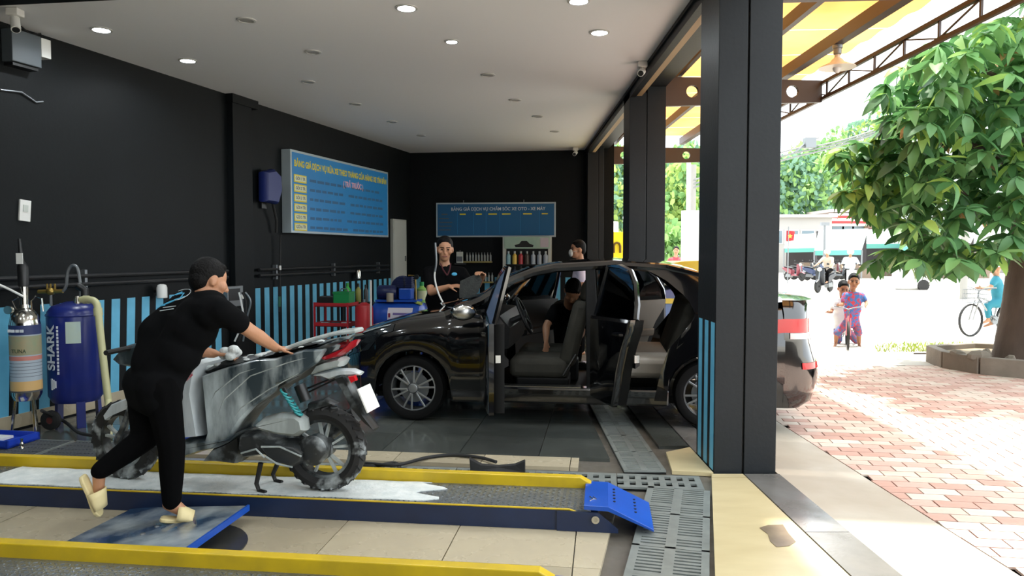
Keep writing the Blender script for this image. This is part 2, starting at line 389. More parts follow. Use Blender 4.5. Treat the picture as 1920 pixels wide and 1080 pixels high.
o = struct(fb.build('trim_5', BLACKW)); tag(o, 'dark beam crossing the ceiling at the top left corner', 'beam')
lt = MB().box((1.43, -6, 3.44), (1.50, 14.6, 3.76)); lt.box((1.41, -6, 3.515), (1.43, 14.6, 3.549))
o = struct(lt.build('trim_6', BLACKC)); tag(o, 'black lintel along the open side of the shop', 'lintel')
MB().box((1.50, -6, 3.455), (1.575, 14.6, 3.50)).build('wood_strip', WOODT, o)
MB().box((1.60, -6, 3.57), (1.87, 14.6, 3.755)).build('outer_beam', BLACKC, o)
w = MB().box((-8.5, -6.15, -.3), (1.87, -6.0, 4.3)); o = struct(w.build('wall_front', BLACKW)); tag(o, 'unseen black wall added behind the viewer to shut out sky light', 'wall')  # out-of-view end wall, added to cut sky light and reflections
# columns: left half, shadow gap, right half
def column(y0, y1, xr, label, stripes):
    r = thing('column', label, 'column', (1.43, y0, 0)); r['kind'] = 'structure'
    MB().box((1.43, y0, -.03), (1.628, y1, 3.57)).build('inner_pier', BLACKC, r, True, bevel=.004)
    MB().box((1.642, y0 - .004, -.03), (xr, y1, 3.57)).build('outer_pier', BLACKC, r, True, bevel=.004)
    MB().box((1.60, y0 + .02, -.03), (1.66, y1 - .02, 3.5)).build('gap_liner', BLACKP, r, True)
    if stripes:
        n = 3; L = (y1 - y0)
        for k in range(n):
            yy = y0 + .015 + k * .17
            MB().box((1.4275, yy, .01), (1.4325, yy + .095, 1.06)).build('painted_stripe', STRIPE, r, True)
    return r
column(5.23, 5.73, 1.868, 'broad black column in the foreground with blue stripes on its side', True)
column(9.15, 9.65, 1.868, 'middle black column behind the dark car', True)
column(14.2, 14.75, 1.735, 'far black column at the back corner of the shop', False)

# ---------------- canopy outside
can = thing('canopy', 'amber translucent sheet canopy on brown steel frame over the yard', 'canopy', (1.87, 5, 0))
def zs(x): return 3.86 + (x - 1.9) * .02
def plate(y0, y1, x0, x1, lo, hi, holes):
    cells = []; xs = [x0]
    for hx, hr in holes: xs += [hx - hr * 1.5, hx + hr * 1.5]
    xs.append(x1); m = MB(); N = 16
    for k in range(len(xs) - 1):
        a, b = xs[k], xs[k + 1]
        if b - a < .005: continue
        if k % 2 == 0: m.hexa([(a, y0, lo(a)), (b, y0, lo(b)), (b, y0, hi(b)), (a, y0, hi(a))], [(a, y1, lo(a)), (b, y1, lo(b)), (b, y1, hi(b)), (a, y1, hi(a))])
        else:
            hx, hr = holes[k // 2]; hz = (lo(hx) + hi(hx)) / 2; outer = []; inner = []
            for i in range(N):
                t = 2 * pi * i / N; cx, cz = cos(t), sin(t); s_ = 1 / max(abs(cx), abs(cz)); x = hx + cx * s_ * (b - a) / 2
                z = hz + (hi(x) - hz if cz > 0 else hz - lo(x)) * cz * s_
                outer.append((x, z)); inner.append((hx + hr * cx, hz + hr * cz))
            m.loft([[(p[0], y0, p[1]) for p in outer], [(p[0], y0, p[1]) for p in inner], [(p[0], y1, p[1]) for p in inner], [(p[0], y1, p[1]) for p in outer], [(p[0], y0, p[1]) for p in outer]], False)
    return m
for yb in (5.30, 9.2, 14.75):
    dz = -.03 if yb < 6 else (0 if yb < 10 else -.05)
    plate(yb, yb + .06, 1.80, 3.78, lambda x: 3.345 + dz + (x - 1.87) * .025, lambda x: 3.70 + dz - (x - 1.87) * .025, [(2.2, .075), (2.8, .075), (3.42, .075)]).build('bracket_beam', BROWN, can, True)
for xp, w_, h_ in ((2.05, .05, .1), (2.66, .06, .12), (3.38, .10, .13)):
    MB().box((xp - w_ / 2, 4.9, 3.71), (xp + w_ / 2, 15, 3.71 + h_)).build('purlin', BROWN, can, True)
m = MB(); m.box((3.76, 4.9, 3.60), (3.80, 15, 3.64)); m.build('truss_chord', BROWN, can, True)
m = MB(); m.box((3.76, 4.9, 3.41), (3.80, 15, 3.45)); m.build('truss_chord', BROWN, can, True)
for k in range(17):
    y0 = 4.92 + k * .59
    MB().box((3.77, y0, 3.44), (3.79, y0 + .025, 3.61)).build('truss_post', BROWN, can, True)
    MB().bar((3.78, y0 + .02, 3.60) if k % 2 == 0 else (3.78, y0 + .02, 3.45), (3.78, y0 + .6, 3.45) if k % 2 == 0 else (3.78, y0 + .6, 3.60), .014, .014).build('truss_diagonal', BROWN, can, True)
for k in range(10):
    y0 = 4.9 + k * 1.01
    m = MB(); a = .006
    rows = []
    for i in range(9):
        x = 1.78 + i * (3.92 - 1.78) / 8; rows.append([(x, y0 + j * .995 / 12, zs(x) + .012 * sin(j * pi / 3)) for j in range(13)])
    m.grid(rows); m.build('roof_sheet', SHEET, can, True, smooth=True)
# pendant lamp
P = at(1562, 120, 7.86); L = thing('pendant_lamp', 'white enamel shade lamp hanging under the amber canopy', 'lamp', (3.38, P.y, 3.71))
EN = mat('enamel_cream', 'cfc6ba', .35)
MB().lathe([(.185, -.235), (.18, -.225), (.07, -.175), (.055, -.15), (.03, -.13), (.024, -.07), (.02, 0)], (3.38, P.y, 3.71)).build('lamp_shade', EN, L, True, smooth=True)
MB().lathe([(.03, -.10), (.04, -.09), (.04, -.04), (.05, -.035), (.05, 0)], (3.38, P.y, 3.71)).build('lamp_socket', GREYM, L, True, smooth=True)
MB().ell((3.38, P.y, 3.71 - .23), (.045, .045, .06)).build('bulb', WHITEP, L, True, smooth=True)
# ---------------- ceiling downlights
GLOW = mat('led_glow', 'eaf8ff', .5, emit=60); DIM = mat('unlit_diffuser', 'a9a9a6', .5)
RIM = mat('light_trim', 'c9c9c6', .45)
LIT = [(190, 55, 'lit downlight nearest the top left corner'), (352, 113, 'lit downlight above the black left wall'), (762, 14, 'large lit downlight at the top middle of the ceiling'), (1124, 60, 'lit downlight near the black lintel'), (847, 77, 'small bluish lit downlight in the middle of the ceiling'), (1085, 1, 'lit downlight cut by the top frame edge')]
ONM = ['unlit downlight near the top frame edge left of middle', 'unlit downlight right of the second lit lamp above the wall', 'unlit downlight in the left row above the pilaster', 'unlit downlight in the left row above the price board', 'unlit downlight fifth along the left row', 'unlit downlight just behind the small bluish lamp', 'unlit downlight in the right row, second behind the bluish lamp', 'unlit downlight in the right row, third behind the bluish lamp', 'unlit downlight furthest back in the right row', 'unlit downlight furthest back in the left row']
OFF = [(462, 37), (587, 97), (578, 153), (667, 195), (735, 228), (915, 140), (966, 187), (1008, 218), (1040, 246), (790, 254)]
def led(d):
    ld = bpy.data.lights.new('downlight_glow', 'AREA'); ld.shape = 'DISK'; ld.size = .13; ld.energy = 9; ld.color = (.90, .96, 1.0); ld.spread = R(150)
    lo = bpy.data.objects.new('downlight_glow', ld); COL.objects.link(lo); lo.parent = d; lo.location = (0, 0, -.016)
NEAR_FILL = [(-.9, 4.6), (-3.4, 4.4), (-2.2, 2.6), (.3, 2.4), (-4.2, 2.2), (-1, .6)]  # unseen fill lights added overhead to brighten the floor around the lifts
for k_, (x_, y_) in enumerate(NEAR_FILL):
    d = thing('ceiling_light', 'unseen downlight added as fill above the frame, ' + ('over the scooter', 'by the left wall beyond the lifts', 'over the near lift middle', 'over the near lift right end', 'by the left wall at the near lift', 'closest to the viewer')[k_], 'ceiling light', (x_, y_, 3.55), 0, 'added fill lights over the lifts')
    MB().lathe([(.072, 0), (.092, -.001), (.092, -.008), (.072, -.012), (.072, 0)], n=24, caps=False).build('trim_ring', RIM, d, smooth=True)
    MB().lathe([(.072, -.002), (.072, -.007)], n=24).build('diffuser', GLOW, d); led(d)
for px, py, lb in LIT + [(a, b, None) for a, b in OFF]:
    p = G(px, py, 3.55); lit = lb is not None; r = .072 if lit else .062
    if lb and 'small' in lb: r = .05
    d = thing('ceiling_light', lb or ONM[OFF.index((px, py))], 'ceiling light', (p.x, p.y, 3.55), 0, None if lit else 'unlit ceiling downlights')
    if lit: d['group'] = 'lit ceiling downlights'
    MB().lathe([(r, 0), (r + .02, -.001), (r + .02, -.008), (r, -.012), (r, 0)], n=24, caps=False).build('trim_ring', RIM, d, smooth=True)
    MB().lathe([(r, -.002), (r, -.007)], n=24).build('diffuser', GLOW if lit else DIM, d)
    if lit: led(d)
# ------------------------------------------------------------------ the black sedan (local x: front -> rear, y: near -> far side)
PAINT = mat('black_car_paint', '07080b', .12, spec=.6, coat=1.)
CARTRIM = mat('car_matt_black', '08090a', .5, spec=.25)
RUBBER = mat('tyre_rubber', '0b0b0b', .75, spec=.2)
ALLOY = mat('alloy_silver', 'a9acae', .3, metal=.8)
SEATC = mat('grey_seat_cloth', '36352f', .85, spec=.2, noise='2b2a26', scale=8)
SEATB = mat('daylit_seat', 'a39c90', .45)  # pale tone paints the daylight falling on the rear bench cushion
TRIMG = mat('grey_door_trim', '84827d', .6)
REDL = mat('red_lamp_lens', 'c01420', .15, coat=.6); CLEARL = mat('clear_lamp_lens', 'c9d4d8', .12, metal=.5, coat=1.)
def glass(name, tint, tr=.8):
    if name in MATS: return MATS[name]
    m = bpy.data.materials.new(name); m.use_nodes = True; MATS[name] = m; nt = m.node_tree; nt.nodes.clear()
    out = nt.nodes.new('ShaderNodeOutputMaterial'); t = nt.nodes.new('ShaderNodeBsdfTransparent'); g = nt.nodes.new('ShaderNodeBsdfGlossy')
    fr = nt.nodes.new('ShaderNodeFresnel'); fr.inputs['IOR'].default_value = 1.5; mx = nt.nodes.new('ShaderNodeMixShader')
    t.inputs['Color'].default_value = lin(tint); g.inputs['Roughness'].default_value = .03; g.inputs['Color'].default_value = (.9, .95, 1, 1)
    nt.links.new(fr.outputs['Fac'], mx.inputs['Fac']); nt.links.new(t.outputs['BSDF'], mx.inputs[1]); nt.links.new(g.outputs['BSDF'], mx.inputs[2]); nt.links.new(mx.outputs['Shader'], out.inputs['Surface'])
    return m
def hazy(name, tint, dif, amt):
    m = glass(name, tint); nt = m.node_tree; out = [n for n in nt.nodes if n.type == 'OUTPUT_MATERIAL'][0]; src = out.inputs['Surface'].links[0].from_socket
    d = nt.nodes.new('ShaderNodeBsdfDiffuse'); d.inputs['Color'].default_value = lin(dif); mx = nt.nodes.new('ShaderNodeMixShader'); mx.inputs['Fac'].default_value = amt
    nt.links.new(src, mx.inputs[1]); nt.links.new(d.outputs['BSDF'], mx.inputs[2]); nt.links.new(mx.outputs['Shader'], out.inputs['Surface']); return m
WETG = hazy('wet_door_glass', '8a98a4', '7f93b4', .45)
GLASS = glass('car_glass', 'b8c4c8'); TINT = glass('tinted_glass', '5a6672')
car = thing('sedan_car', 'glossy black sedan with its doors standing open in the wash bay', 'car', (-.92, 6.85, 0), A7)
VC = .84; AR = .35
def itp(tab, u):
    if u <= tab[0][0]: return tab[0][1:]
    for a, b in zip(tab, tab[1:]):
        if u <= b[0]:
            t = (u - a[0]) / (b[0] - a[0]); return tuple(x + (y - x) * t for x, y in zip(a[1:], b[1:]))
    return tab[-1][1:]
FT = [(-.74, .40, .30, .58, .62), (-.71, .60, .25, .64, .69), (-.63, .735, .21, .72, .77), (-.50, .81, .20, .78, .83), (-.34, .845, .20, .83, .885), (-.1, .86, .2, .885, .945), (.3, .86, .2, .94, 1.0), (.66, .86, .2, .98, 1.04)]
RT = [(2.2, .86, .2, 1.04, 1.08), (2.9, .86, .2, 1.05, 1.09), (3.2, .858, .2, 1.04, 1.12), (3.46, .855, .2, 1.03, 1.14)]
def zarch(u, zb):
    for uc in (0, 2.67):
        if abs(u - uc) < AR: zb = max(zb, .30 + sqrt(AR * AR - (u - uc) ** 2))
    return zb
def cs(u, tab):             # half cross-section, outer bottom -> edge of bonnet
    w, zb, zs_, zt = itp(tab, u); zb = zarch(u, zb)
    L = lambda t: zb + (zs_ - zb) * t
    return [(w - .12, zb + .02), (w - .03, zb), (w - .005, L(.06)), (w + .004, L(.35)), (w + .006, L(.6)), (w - .004, L(.85)), (w - .03, L(.96)), (w - .075, zs_ + (zt - zs_) * .35), (w - .13, zs_ + (zt - zs_) * .6)]
def surf(u, k, tab, off=0.):
    c = cs(u, tab); i = min(int(k), len(c) - 2); t = k - i; a, b = V(c[i]), V(c[i + 1]); p = a + (b - a) * t; n = V((b.y - a.y, -(b.x - a.x))).normalized()
    if n.x < 0 and n.y < 0: n = -n
    return p + n * off
us = [-.50, -.42, -.36, -.349, -.34, -.31, -.25, -.17, -.08, 0, .08, .17, .25, .31, .34, .349, .37, .45, .55, .64]
for sgn, nm in ((-1, 'front_fender'), (1, 'front_fender')):
    MB().grid([[(u, VC + sgn * h, z) for h, z in cs(u, FT)] for u in us]).build(nm, PAINT, car, smooth=True)
# bumper
bu = [-.755, -.74, -.71, -.67, -.60, -.505]
rows = []
for u in bu:
    w, zb, zs_, zt = itp(FT, max(u, -.74)); k = .93 if u < -.745 else 1
    half = [(h * k, z) for h, z in cs(max(u, -.74), FT)] + [(w * .45, zt - .005), (0, zt + .01)]
    if u < -.745: half = [(h, .44 + (z - .44) * .8) for h, z in half]
    rows.append([(u, VC - h, z) for h, z in half] + [(u, VC + h, z) for h, z in half[-2::-1]])
b = MB().grid(rows); b.add(rows[0], [tuple(range(len(rows[0])))]); bump = b.build('front_bumper', PAINT, car, smooth=True)
MB().puff([(VC - .42, .30), (VC + .42, .30), (VC + .38, .42), (VC - .38, .42)], 0, .03).build('lower_grille', CARTRIM, bump).matrix_basis = Matrix(((0, -1, 0, -.745), (1, 0, 0, 0), (0, 0, 1, 0), (0, 0, 0, 1)))
# bonnet
hr = []
for u in (-.50, -.40, -.25, -.05, .15, .35, .52, .64):
    w, zb, zs_, zt = itp(FT, u); e = w - .135; z0 = zs_ + (zt - zs_) * .62
    hs = [1, .93, .75, .5, .25, 0]
    half = [(e * k, z0 + (zt + .022 - z0) * sqrt(max(0, 1 - k ** 3))) for k in hs]
    hr.append([(u, VC - h, z) for h, z in half] + [(u, VC + h, z) for h, z in half[-2::-1]])
MB().grid(hr).build('bonnet', PAINT, car, smooth=True)
for sgn in (-1, 1):      # head lamps
    g = MB()
    rows = [[(u, VC + sgn * surf(u, k, FT, .007).x, surf(u, k, FT, .007).y) for k in (4.6 + (1 if u > -.35 else 0) * .5, 5.5, 6.3, 7.0, 7.5)] for u in (-.70, -.66, -.6, -.52, -.42, -.30, -.18)]
    hl = g.grid(rows).build('head_lamp', TINT if 0 else mat('lamp_housing', '2a3034', .08, metal=.6, coat=1.), car, smooth=True)
    g = MB(); rows = [[(u, VC + sgn * surf(u, k, FT, .011).x, surf(u, k, FT, .011).y) for k in (4.8, 5.6, 6.2)] for u in (-.70, -.67, -.64, -.61)]
    g.grid(rows).build('lamp_lens', CLEARL, hl, smooth=True)
    g = MB(); rows = [[(u, VC + sgn * surf(u, k, FT, .011).x, surf(u, k, FT, .011).y) for k in (6.9, 7.3)] for u in (-.5, -.4, -.3, -.22)]
    g.grid(rows).build('light_strip', CLEARL, hl, smooth=True)
    MB().lathe([(.045, -.01), (.05, .0), (.045, .01)], (-.685, VC + sgn * .60, .36), 'x').build('fog_lamp', CLEARL, bump, smooth=True)
# rear side panels, open at the door edge
def uopen(z):
    return itp([(.30, 2.20), (.48, 2.25), (.70, 2.32), (1.0, 2.56), (1.15, 2.49), (1.34, 2.27), (1.40, 2.1)], z)[0]
ru = [2.2, 2.26, 2.31, 2.322, 2.34, 2.38, 2.44, 2.52, 2.6, 2.67, 2.75, 2.84, 2.92, 2.98, 3.01, 3.02, 3.05, 3.15, 3.25, 3.31]
rail = [(.30, .775, 1.005), (.62, .70, 1.14), (.92, .635, 1.335), (1.1, .60, 1.405), (1.3, .585, 1.445), (1.84, .575, 1.475), (2.32, .585, 1.445), (2.6, .61, 1.375), (2.85, .65, 1.26), (3.1, .70, 1.12), (3.2, .72, 1.08)]
def railu(z): return itp([(1.03, 3.22), (1.12, 3.1), (1.26, 2.85), (1.375, 2.6), (1.43, 2.38)], z)[0]
for sgn in (-1, 1):
    rows = [[(max(u, uopen(z) - .005), VC + sgn * h, z) for h, z in cs(u, RT)[:-1]] for u in ru]
    rp = MB().grid(rows).build('rear_fender', PAINT, car, smooth=True)
    rows = []
    for z in (1.0, 1.06, 1.12, 1.18, 1.24, 1.30, 1.36, 1.41):
        a, b = uopen(z), railu(z); h0 = .845 - (z - 1.0) * .60
        rows.append([(a + (b - a) * t, VC + sgn * (h0 + .012 * sin(pi * t)), z) for t in (0, .25, .5, .75, 1)])
    MB().grid(rows).build('c_pillar', PAINT, car, smooth=True)
    MB().tube([(u, VC + sgn * h, z - .03) for u, h, z in rail], .042, 8).build('roof_rail', PAINT, car, smooth=True)
    MB().hexa([(1.60, VC + sgn * .80, .28), (1.74, VC + sgn * .80, .28), (1.74, VC + sgn * .72, .28), (1.60, VC + sgn * .72, .28)],
              [(1.58, VC + sgn * .60, 1.42), (1.67, VC + sgn * .60, 1.42), (1.67, VC + sgn * .55, 1.42), (1.58, VC + sgn * .55, 1.42)]).build('b_pillar', CARTRIM, car, bevel=.01)
    sl = MB().box((.36, VC + sgn * .78 - .07, .19), (2.33, VC + sgn * .78 + .07, .34)).build('sill', PAINT, car, bevel=.02)
    MB().box((.70, VC + sgn * .78 - .055, .34), (1.55, VC + sgn * .78 + .055, .346)).build('scuff_plate', CHROME, sl)
    MB().tube([(.62, VC + sgn * .74, 1.03), (.66, VC + sgn * .73, .7), (.62, VC + sgn * .74, .3)], .045, 6).build('hinge_pillar', CARTRIM, car, smooth=True)
# roof, windscreen, rear window, deck
def span(us_, tab, crown, k0=1.0):
    rows = []
    for u in us_:
        h, z = itp(tab, u); rows.append([(u, VC + h * k, z + crown * (1 - k * k) - (.0 if k0 == 1 else .006)) for k in (-1, -.8, -.5, -.2, .2, .5, .8, 1)])
    return MB().grid(rows)
span([1.08, 1.2, 1.4, 1.84, 2.1, 2.32, 2.5], rail, .035).build('roof', PAINT, car, smooth=True)
span([1.08, 1.2, 1.4, 1.84, 2.1, 2.32, 2.5], [(a, b * .96, c - .05) for a, b, c in rail], .02).build('headliner', mat('headliner', '6b6a66', .9), car, smooth=True)
m = MB(); m.grid([[(u - (1 - k * k) * (.30 if i == 0 else .1), VC + h * k, z + .02 * (1 - k * k)) for k in (-1, -.8, -.5, -.2, .2, .5, .8, 1)] for i, (u, h, z) in enumerate([(.40, .75, 1.03), (.62, .70, 1.13), (.92, .635, 1.33), (1.1, .60, 1.405)])])
m.build('windscreen', GLASS, car, smooth=True)
span([2.5, 2.6, 2.85, 3.08], rail, .03).build('rear_window', TINT, car, smooth=True)
m = MB(); m.grid([[(u + (1 - k * k) * .03, VC + h * k, z + .015 * (1 - k * k)) for k in (-1, -.8, -.5, -.2, .2, .5, .8, 1)] for u, h, z in ((2.62, .74, 1.05), (3.0, .76, 1.09), (3.2, .77, 1.115), (3.4, .76, 1.135), (3.56, .72, 1.145), (3.60, .70, 1.135))])
m.build('boot_lid', PAINT, car, smooth=True)
prof = [(1.14, 3.60), (1.10, 3.615), (1.02, 3.60), (.90, 3.60), (.78, 3.62), (.66, 3.66), (.58, 3.69), (.48, 3.70), (.36, 3.69), (.26, 3.65), (.20, 3.55)]
def rearp(k, z, off=0.):
    um = itp(sorted(prof), z)[0]; th = (1 - min(1, abs(k))) * pi / 2; n_ = 2 / 3.2
    wm = .858 - (.0 if z < 1.0 else (z - 1.0) * .75) - (.03 if z < .24 else 0)
    c_, s__ = max(0, cos(th)) ** n_, max(0, sin(th)) ** n_
    return (3.30 + (um - 3.30 + off) * s__, VC + (1 if k > 0 else -1) * (wm + off * c_) * c_, z)
ks = [-1, -.99, -.96, -.9, -.82, -.72, -.6, -.4, -.2, -.001, .2, .4, .6, .72, .82, .9, .96, .99, 1]
rb = MB().grid([[rearp(k, z) for k in ks] for z, _ in prof]).build('rear_bumper', PAINT, car, smooth=True)
for sgn in (-1, 1):
    kk = [.50, .58, .66, .75, .84, .92, .97, 1.0]
    side = lambda z, t: (3.30 - t, VC + sgn * (.872), z)
    g = MB().grid([[rearp(sgn * k, z, .014) for k in kk] + [side(z - t * .1, t) for t in (.05, .14, .2 - .1 * (.97 - z))] for z in (.985, .95, .91, .865)]); tl = g.build('tail_lamp', REDL, car, smooth=True)
    MB().grid([[rearp(sgn * k, z, .014) for k in kk[:-1]] for z in (.862, .84, .81)]).build('reverse_lens', mat('pale_lens', 'd8c4c4', .15, coat=1.), tl, smooth=True)
    MB().grid([[rearp(sgn * k, z, .008) for k in (.45, .55, .65, .75, .85)] for z in (.60, .545)]).build('reflector', REDL, rb, smooth=True)
MB().cbox((3.70, VC, .70), (.012, .33, .16)).build('number_plate', mat('plate_pale', 'c9c9c4', .5), car)
# cabin
m = MB().box((.30, VC - .72, .20), (2.62, VC + .72, .27)); m.build('floor_pan', CARTRIM, car)
m = MB().box((.45, VC - .74, .25), (.52, VC + .74, .98)); m.build('firewall', CARTRIM, car)
m = MB().puff([(.52, .62), (.88, .66), (.90, .86), (.80, .98), (.52, 1.0)], VC - .70, VC + .70, .01); m.build('dashboard', CARTRIM, car, smooth=True)
m = MB().box((.84, VC - .10, .27), (1.5, VC + .10, .50)); m.build('centre_console', CARTRIM, car, bevel=.02)
def seat(u, y, mt, name, label=None):
    q = bpy.data.objects.new(name, None); 
    s_ = MB().cbox((u + .27, y, .48), (.56, .50, .19)).build(name, mt, car, bevel=.06, seg=3, smooth=True)
    MB().cbox((u + .60, y, .80), (.16, .48, .62), (0, R(14), 0)).build('backrest', mt, s_, bevel=.06, seg=3, smooth=True)
    MB().cbox((u + .70, y, 1.19), (.09, .26, .17), (0, R(10), 0)).build('headrest', mt, s_, bevel=.035, seg=3, smooth=True)
    MB().cbox((u + .3, y, .33), (.5, .42, .12)).build('seat_base', CARTRIM, s_, bevel=.02)
    MB().tube([(u + .5, y - .27, .42), (u + .62, y - .27, .62)], .012, 6).build('belt_buckle', CHROME, s_)
seat(.88, VC - .38, SEATC, 'front_seat'); seat(.88, VC + .38, SEATC, 'front_seat')
s_ = MB().cbox((2.20, VC, .50), (.56, 1.30, .20)).build('rear_bench', SEATB, car, bevel=.06, seg=3, smooth=True)
MB().cbox((2.50, VC, .83), (.15, 1.28, .58), (0, R(18), 0)).build('backrest', SEATC, s_, bevel=.05, seg=3, smooth=True)
st = MB(); N = 28
c0 = V((.99, VC - .38, .95)); ax = V((cos(R(24)), 0, sin(R(24)))); up_ = V((-sin(R(24)), 0, cos(R(24)))); sd = V((0, 1, 0))
st.tube([c0 + up_ * (.18 * cos(2 * pi * k / N)) + sd * (.18 * sin(2 * pi * k / N)) for k in range(N + 1)], .015, 8, False)
for a in (90, 210, 330): st.bar(c0, c0 + up_ * (.17 * sin(R(a))) + sd * (.17 * cos(R(a))), .035, .015, ax)
st.ell(c0, (.03, .06, .06)); st.tube([c0, c0 - ax * .16], .03, 8)
sw = st.build('steering_wheel', CARTRIM, car, smooth=True)
MB().tube([c0 + up_ * -.165 + sd * .03, c0 + up_ * -.165 - sd * .03], .018, 8).build('wheel_badge', CHROME, sw)
# wheels
def wheel(u, y, sgn):
    t = MB().lathe([(.215, -.085), (.25, -.098), (.285, -.09), (.300, -.06), (.302, 0), (.300, .06), (.285, .09), (.25, .098), (.215, .085), (.205, 0), (.215, -.085)], (u, y, .302), 'y', 40, False)
    ty = t.build('tyre', RUBBER, car, smooth=True)
    f = sgn * -.088
    rm = MB().lathe([(.214, f), (.222, f * .8), (.200, f * .85), (.196, -f * .6), (.216, -f * .8), (.222, -f * .3)], (u, y, .302), 'y', 40, False).build('rim', ALLOY, ty, smooth=True)
    for k in range(6):
        a = 2 * pi * k / 6 + .26
        for d in (-.20, .20):
            p = V((u + .05 * cos(a + d * .5), y + f * .95, .302 + .05 * sin(a + d * .5))); q = V((u + .205 * cos(a + d), y + f * .9, .302 + .205 * sin(a + d)))
            MB().bar(p, q, .017, .022, (0, 1, 0)).build('spoke', ALLOY, ty, bevel=.003)
    MB().lathe([(.045, f * .6), (.042, f * .98), (.03, f * 1.03)], (u, y, .302), 'y', 20).build('hub', ALLOY, ty, smooth=True)
    MB().lathe([(.14, f * .3), (.14, f * .2)], (u, y, .302), 'y', 24).build('brake_disc', GREYM, ty)
for u in (0, 2.67):
    wheel(u, .10, 1); wheel(u, 2 * VC - .10, -1)
for u in (0, 2.67):     # arch liners
    m = MB(); m.grid([[(u + (AR + .005) * cos(a), y, .30 + (AR + .005) * sin(a)) for y in (.05, .45)] for a in [pi * k / 14 for k in range(15)]]); m.build('arch_liner', CARTRIM, car)
    m = MB(); m.grid([[(u + (AR + .005) * cos(a), y, .30 + (AR + .005) * sin(a)) for y in (2 * VC - .45, 2 * VC - .05)] for a in [pi * k / 14 for k in range(15)]]); m.build('arch_liner', CARTRIM, car)
MB().box((-.5, VC - .5, .16), (3.4, VC + .5, .21)).build('under_tray', CARTRIM, car)
# doors (built closed around their hinge, then swung)
def lean(z): return .0 if z < 1.0 else (z - 1.0) * .26
def door(name, hu, low, frame, ang, sgn, trim, gl, mirror=False):
    # sgn -1 near side (outside towards -y), +1 far side
    S = lambda u, d, z: (u - hu, -sgn * (d + lean(z)) * 1.0, z)   # d: depth inwards from the outer skin
    def skin(poly, d0, d1, ins): 
        n = len(poly); m = MB(); cx = sum(p[0] for p in poly) / n; cz = sum(p[1] for p in poly) / n
        def rg(k, d): return [S(cx + (p[0] - cx) * k, d, cz + (p[1] - cz) * k) for p in poly]
        return m.loft([rg(ins, d0), rg(1, d0 + (d1 - d0) * .3), rg(1, d1)])
    d = skin(low, -.012, .045, .93).build(name, PAINT, car, smooth=True)
    d.location = (hu, VC + sgn * .86, 0); d.rotation_euler = (0, 0, ang)
    skin([(p[0] * .96 + .04 * hu + .01, .28 + (p[1] - .28) * .98 + .01) for p in low], .045, .13, .97).build('inner_trim', trim, d, smooth=True)
    fr = MB(); fr.tube([S(u, .05, z) for u, z in frame], .024, 6); fr.build('window_frame', PAINT, d, smooth=True)
    m = MB(); m.hexa([S(u, .045, z) for u, z in frame], [S(u, .052, z) for u, z in frame]); m.build('window_glass', gl, d)
    hx = max(p[0] for p in low) - .17
    MB().tube([S(hx - .08, -.012, .90), S(hx - .07, -.035, .90), S(hx + .07, -.035, .905), S(hx + .08, -.012, .905)], .012, 6).build('door_handle', PAINT, d, smooth=True)
    m = MB(); a = min(p[0] for p in low) + .15; b = hx
    m.loft([[S(a, .13, .60), S(b, .13, .62), S(b, .13, .70), S(a, .13, .68)], [S(a + .03, .18, .62), S(b - .03, .18, .64), S(b - .03, .18, .69), S(a + .03, .18, .67)]]); m.build('armrest', trim, d)
    ex = hx + .15
    MB().cbox((ex - hu - .02, -sgn * .08, .72), (.03, .04, .06)).build('door_latch', CHROME, d)
    if mirror:
        m = MB(); m.ell((.14, sgn * .16, 1.03), (.065, .115, .075), None, 16, 10); mm = m.build('wing_mirror', PAINT, d, smooth=True)
        MB().tube([(.12, sgn * -.01, .98), (.13, sgn * .08, 1.0)], .022, 6).build('mirror_arm', PAINT, mm, smooth=True)
        m = MB(); m.ell((.19, sgn * .16, 1.03), (.02, .10, .062), None, 16, 10); m.build('mirror_glass', CHROME, mm, smooth=True)
    return d
FL = [(.66, .30), (1.60, .28), (1.61, 1.0), (.68, 1.02), (.64, .85), (.645, .5)]
FF = [(.68, 1.02), (.82, 1.16), (.98, 1.30), (1.15, 1.385), (1.35, 1.425), (1.585, 1.435), (1.61, 1.0)]
RL = [(1.64, .28), (2.17, .28), (2.23, .42), (2.28, .58), (2.38, .78), (2.50, .95), (2.51, 1.03), (1.64, 1.0), (1.63, .6)]
RF = [(1.64, 1.0), (1.655, 1.435), (1.95, 1.435), (2.18, 1.40), (2.34, 1.30), (2.47, 1.14), (2.51, 1.03)]
door('front_door', .64, FL, FF, R(-77), -1, CARTRIM, WETG, True)
door('rear_door', 1.63, RL, RF, R(-69), -1, CARTRIM, TINT)
door('front_door', .64, FL, FF, R(62), 1, CARTRIM, GLASS, True)
door('rear_door', 1.63, RL, RF, R(27), 1, TRIMG, TINT)
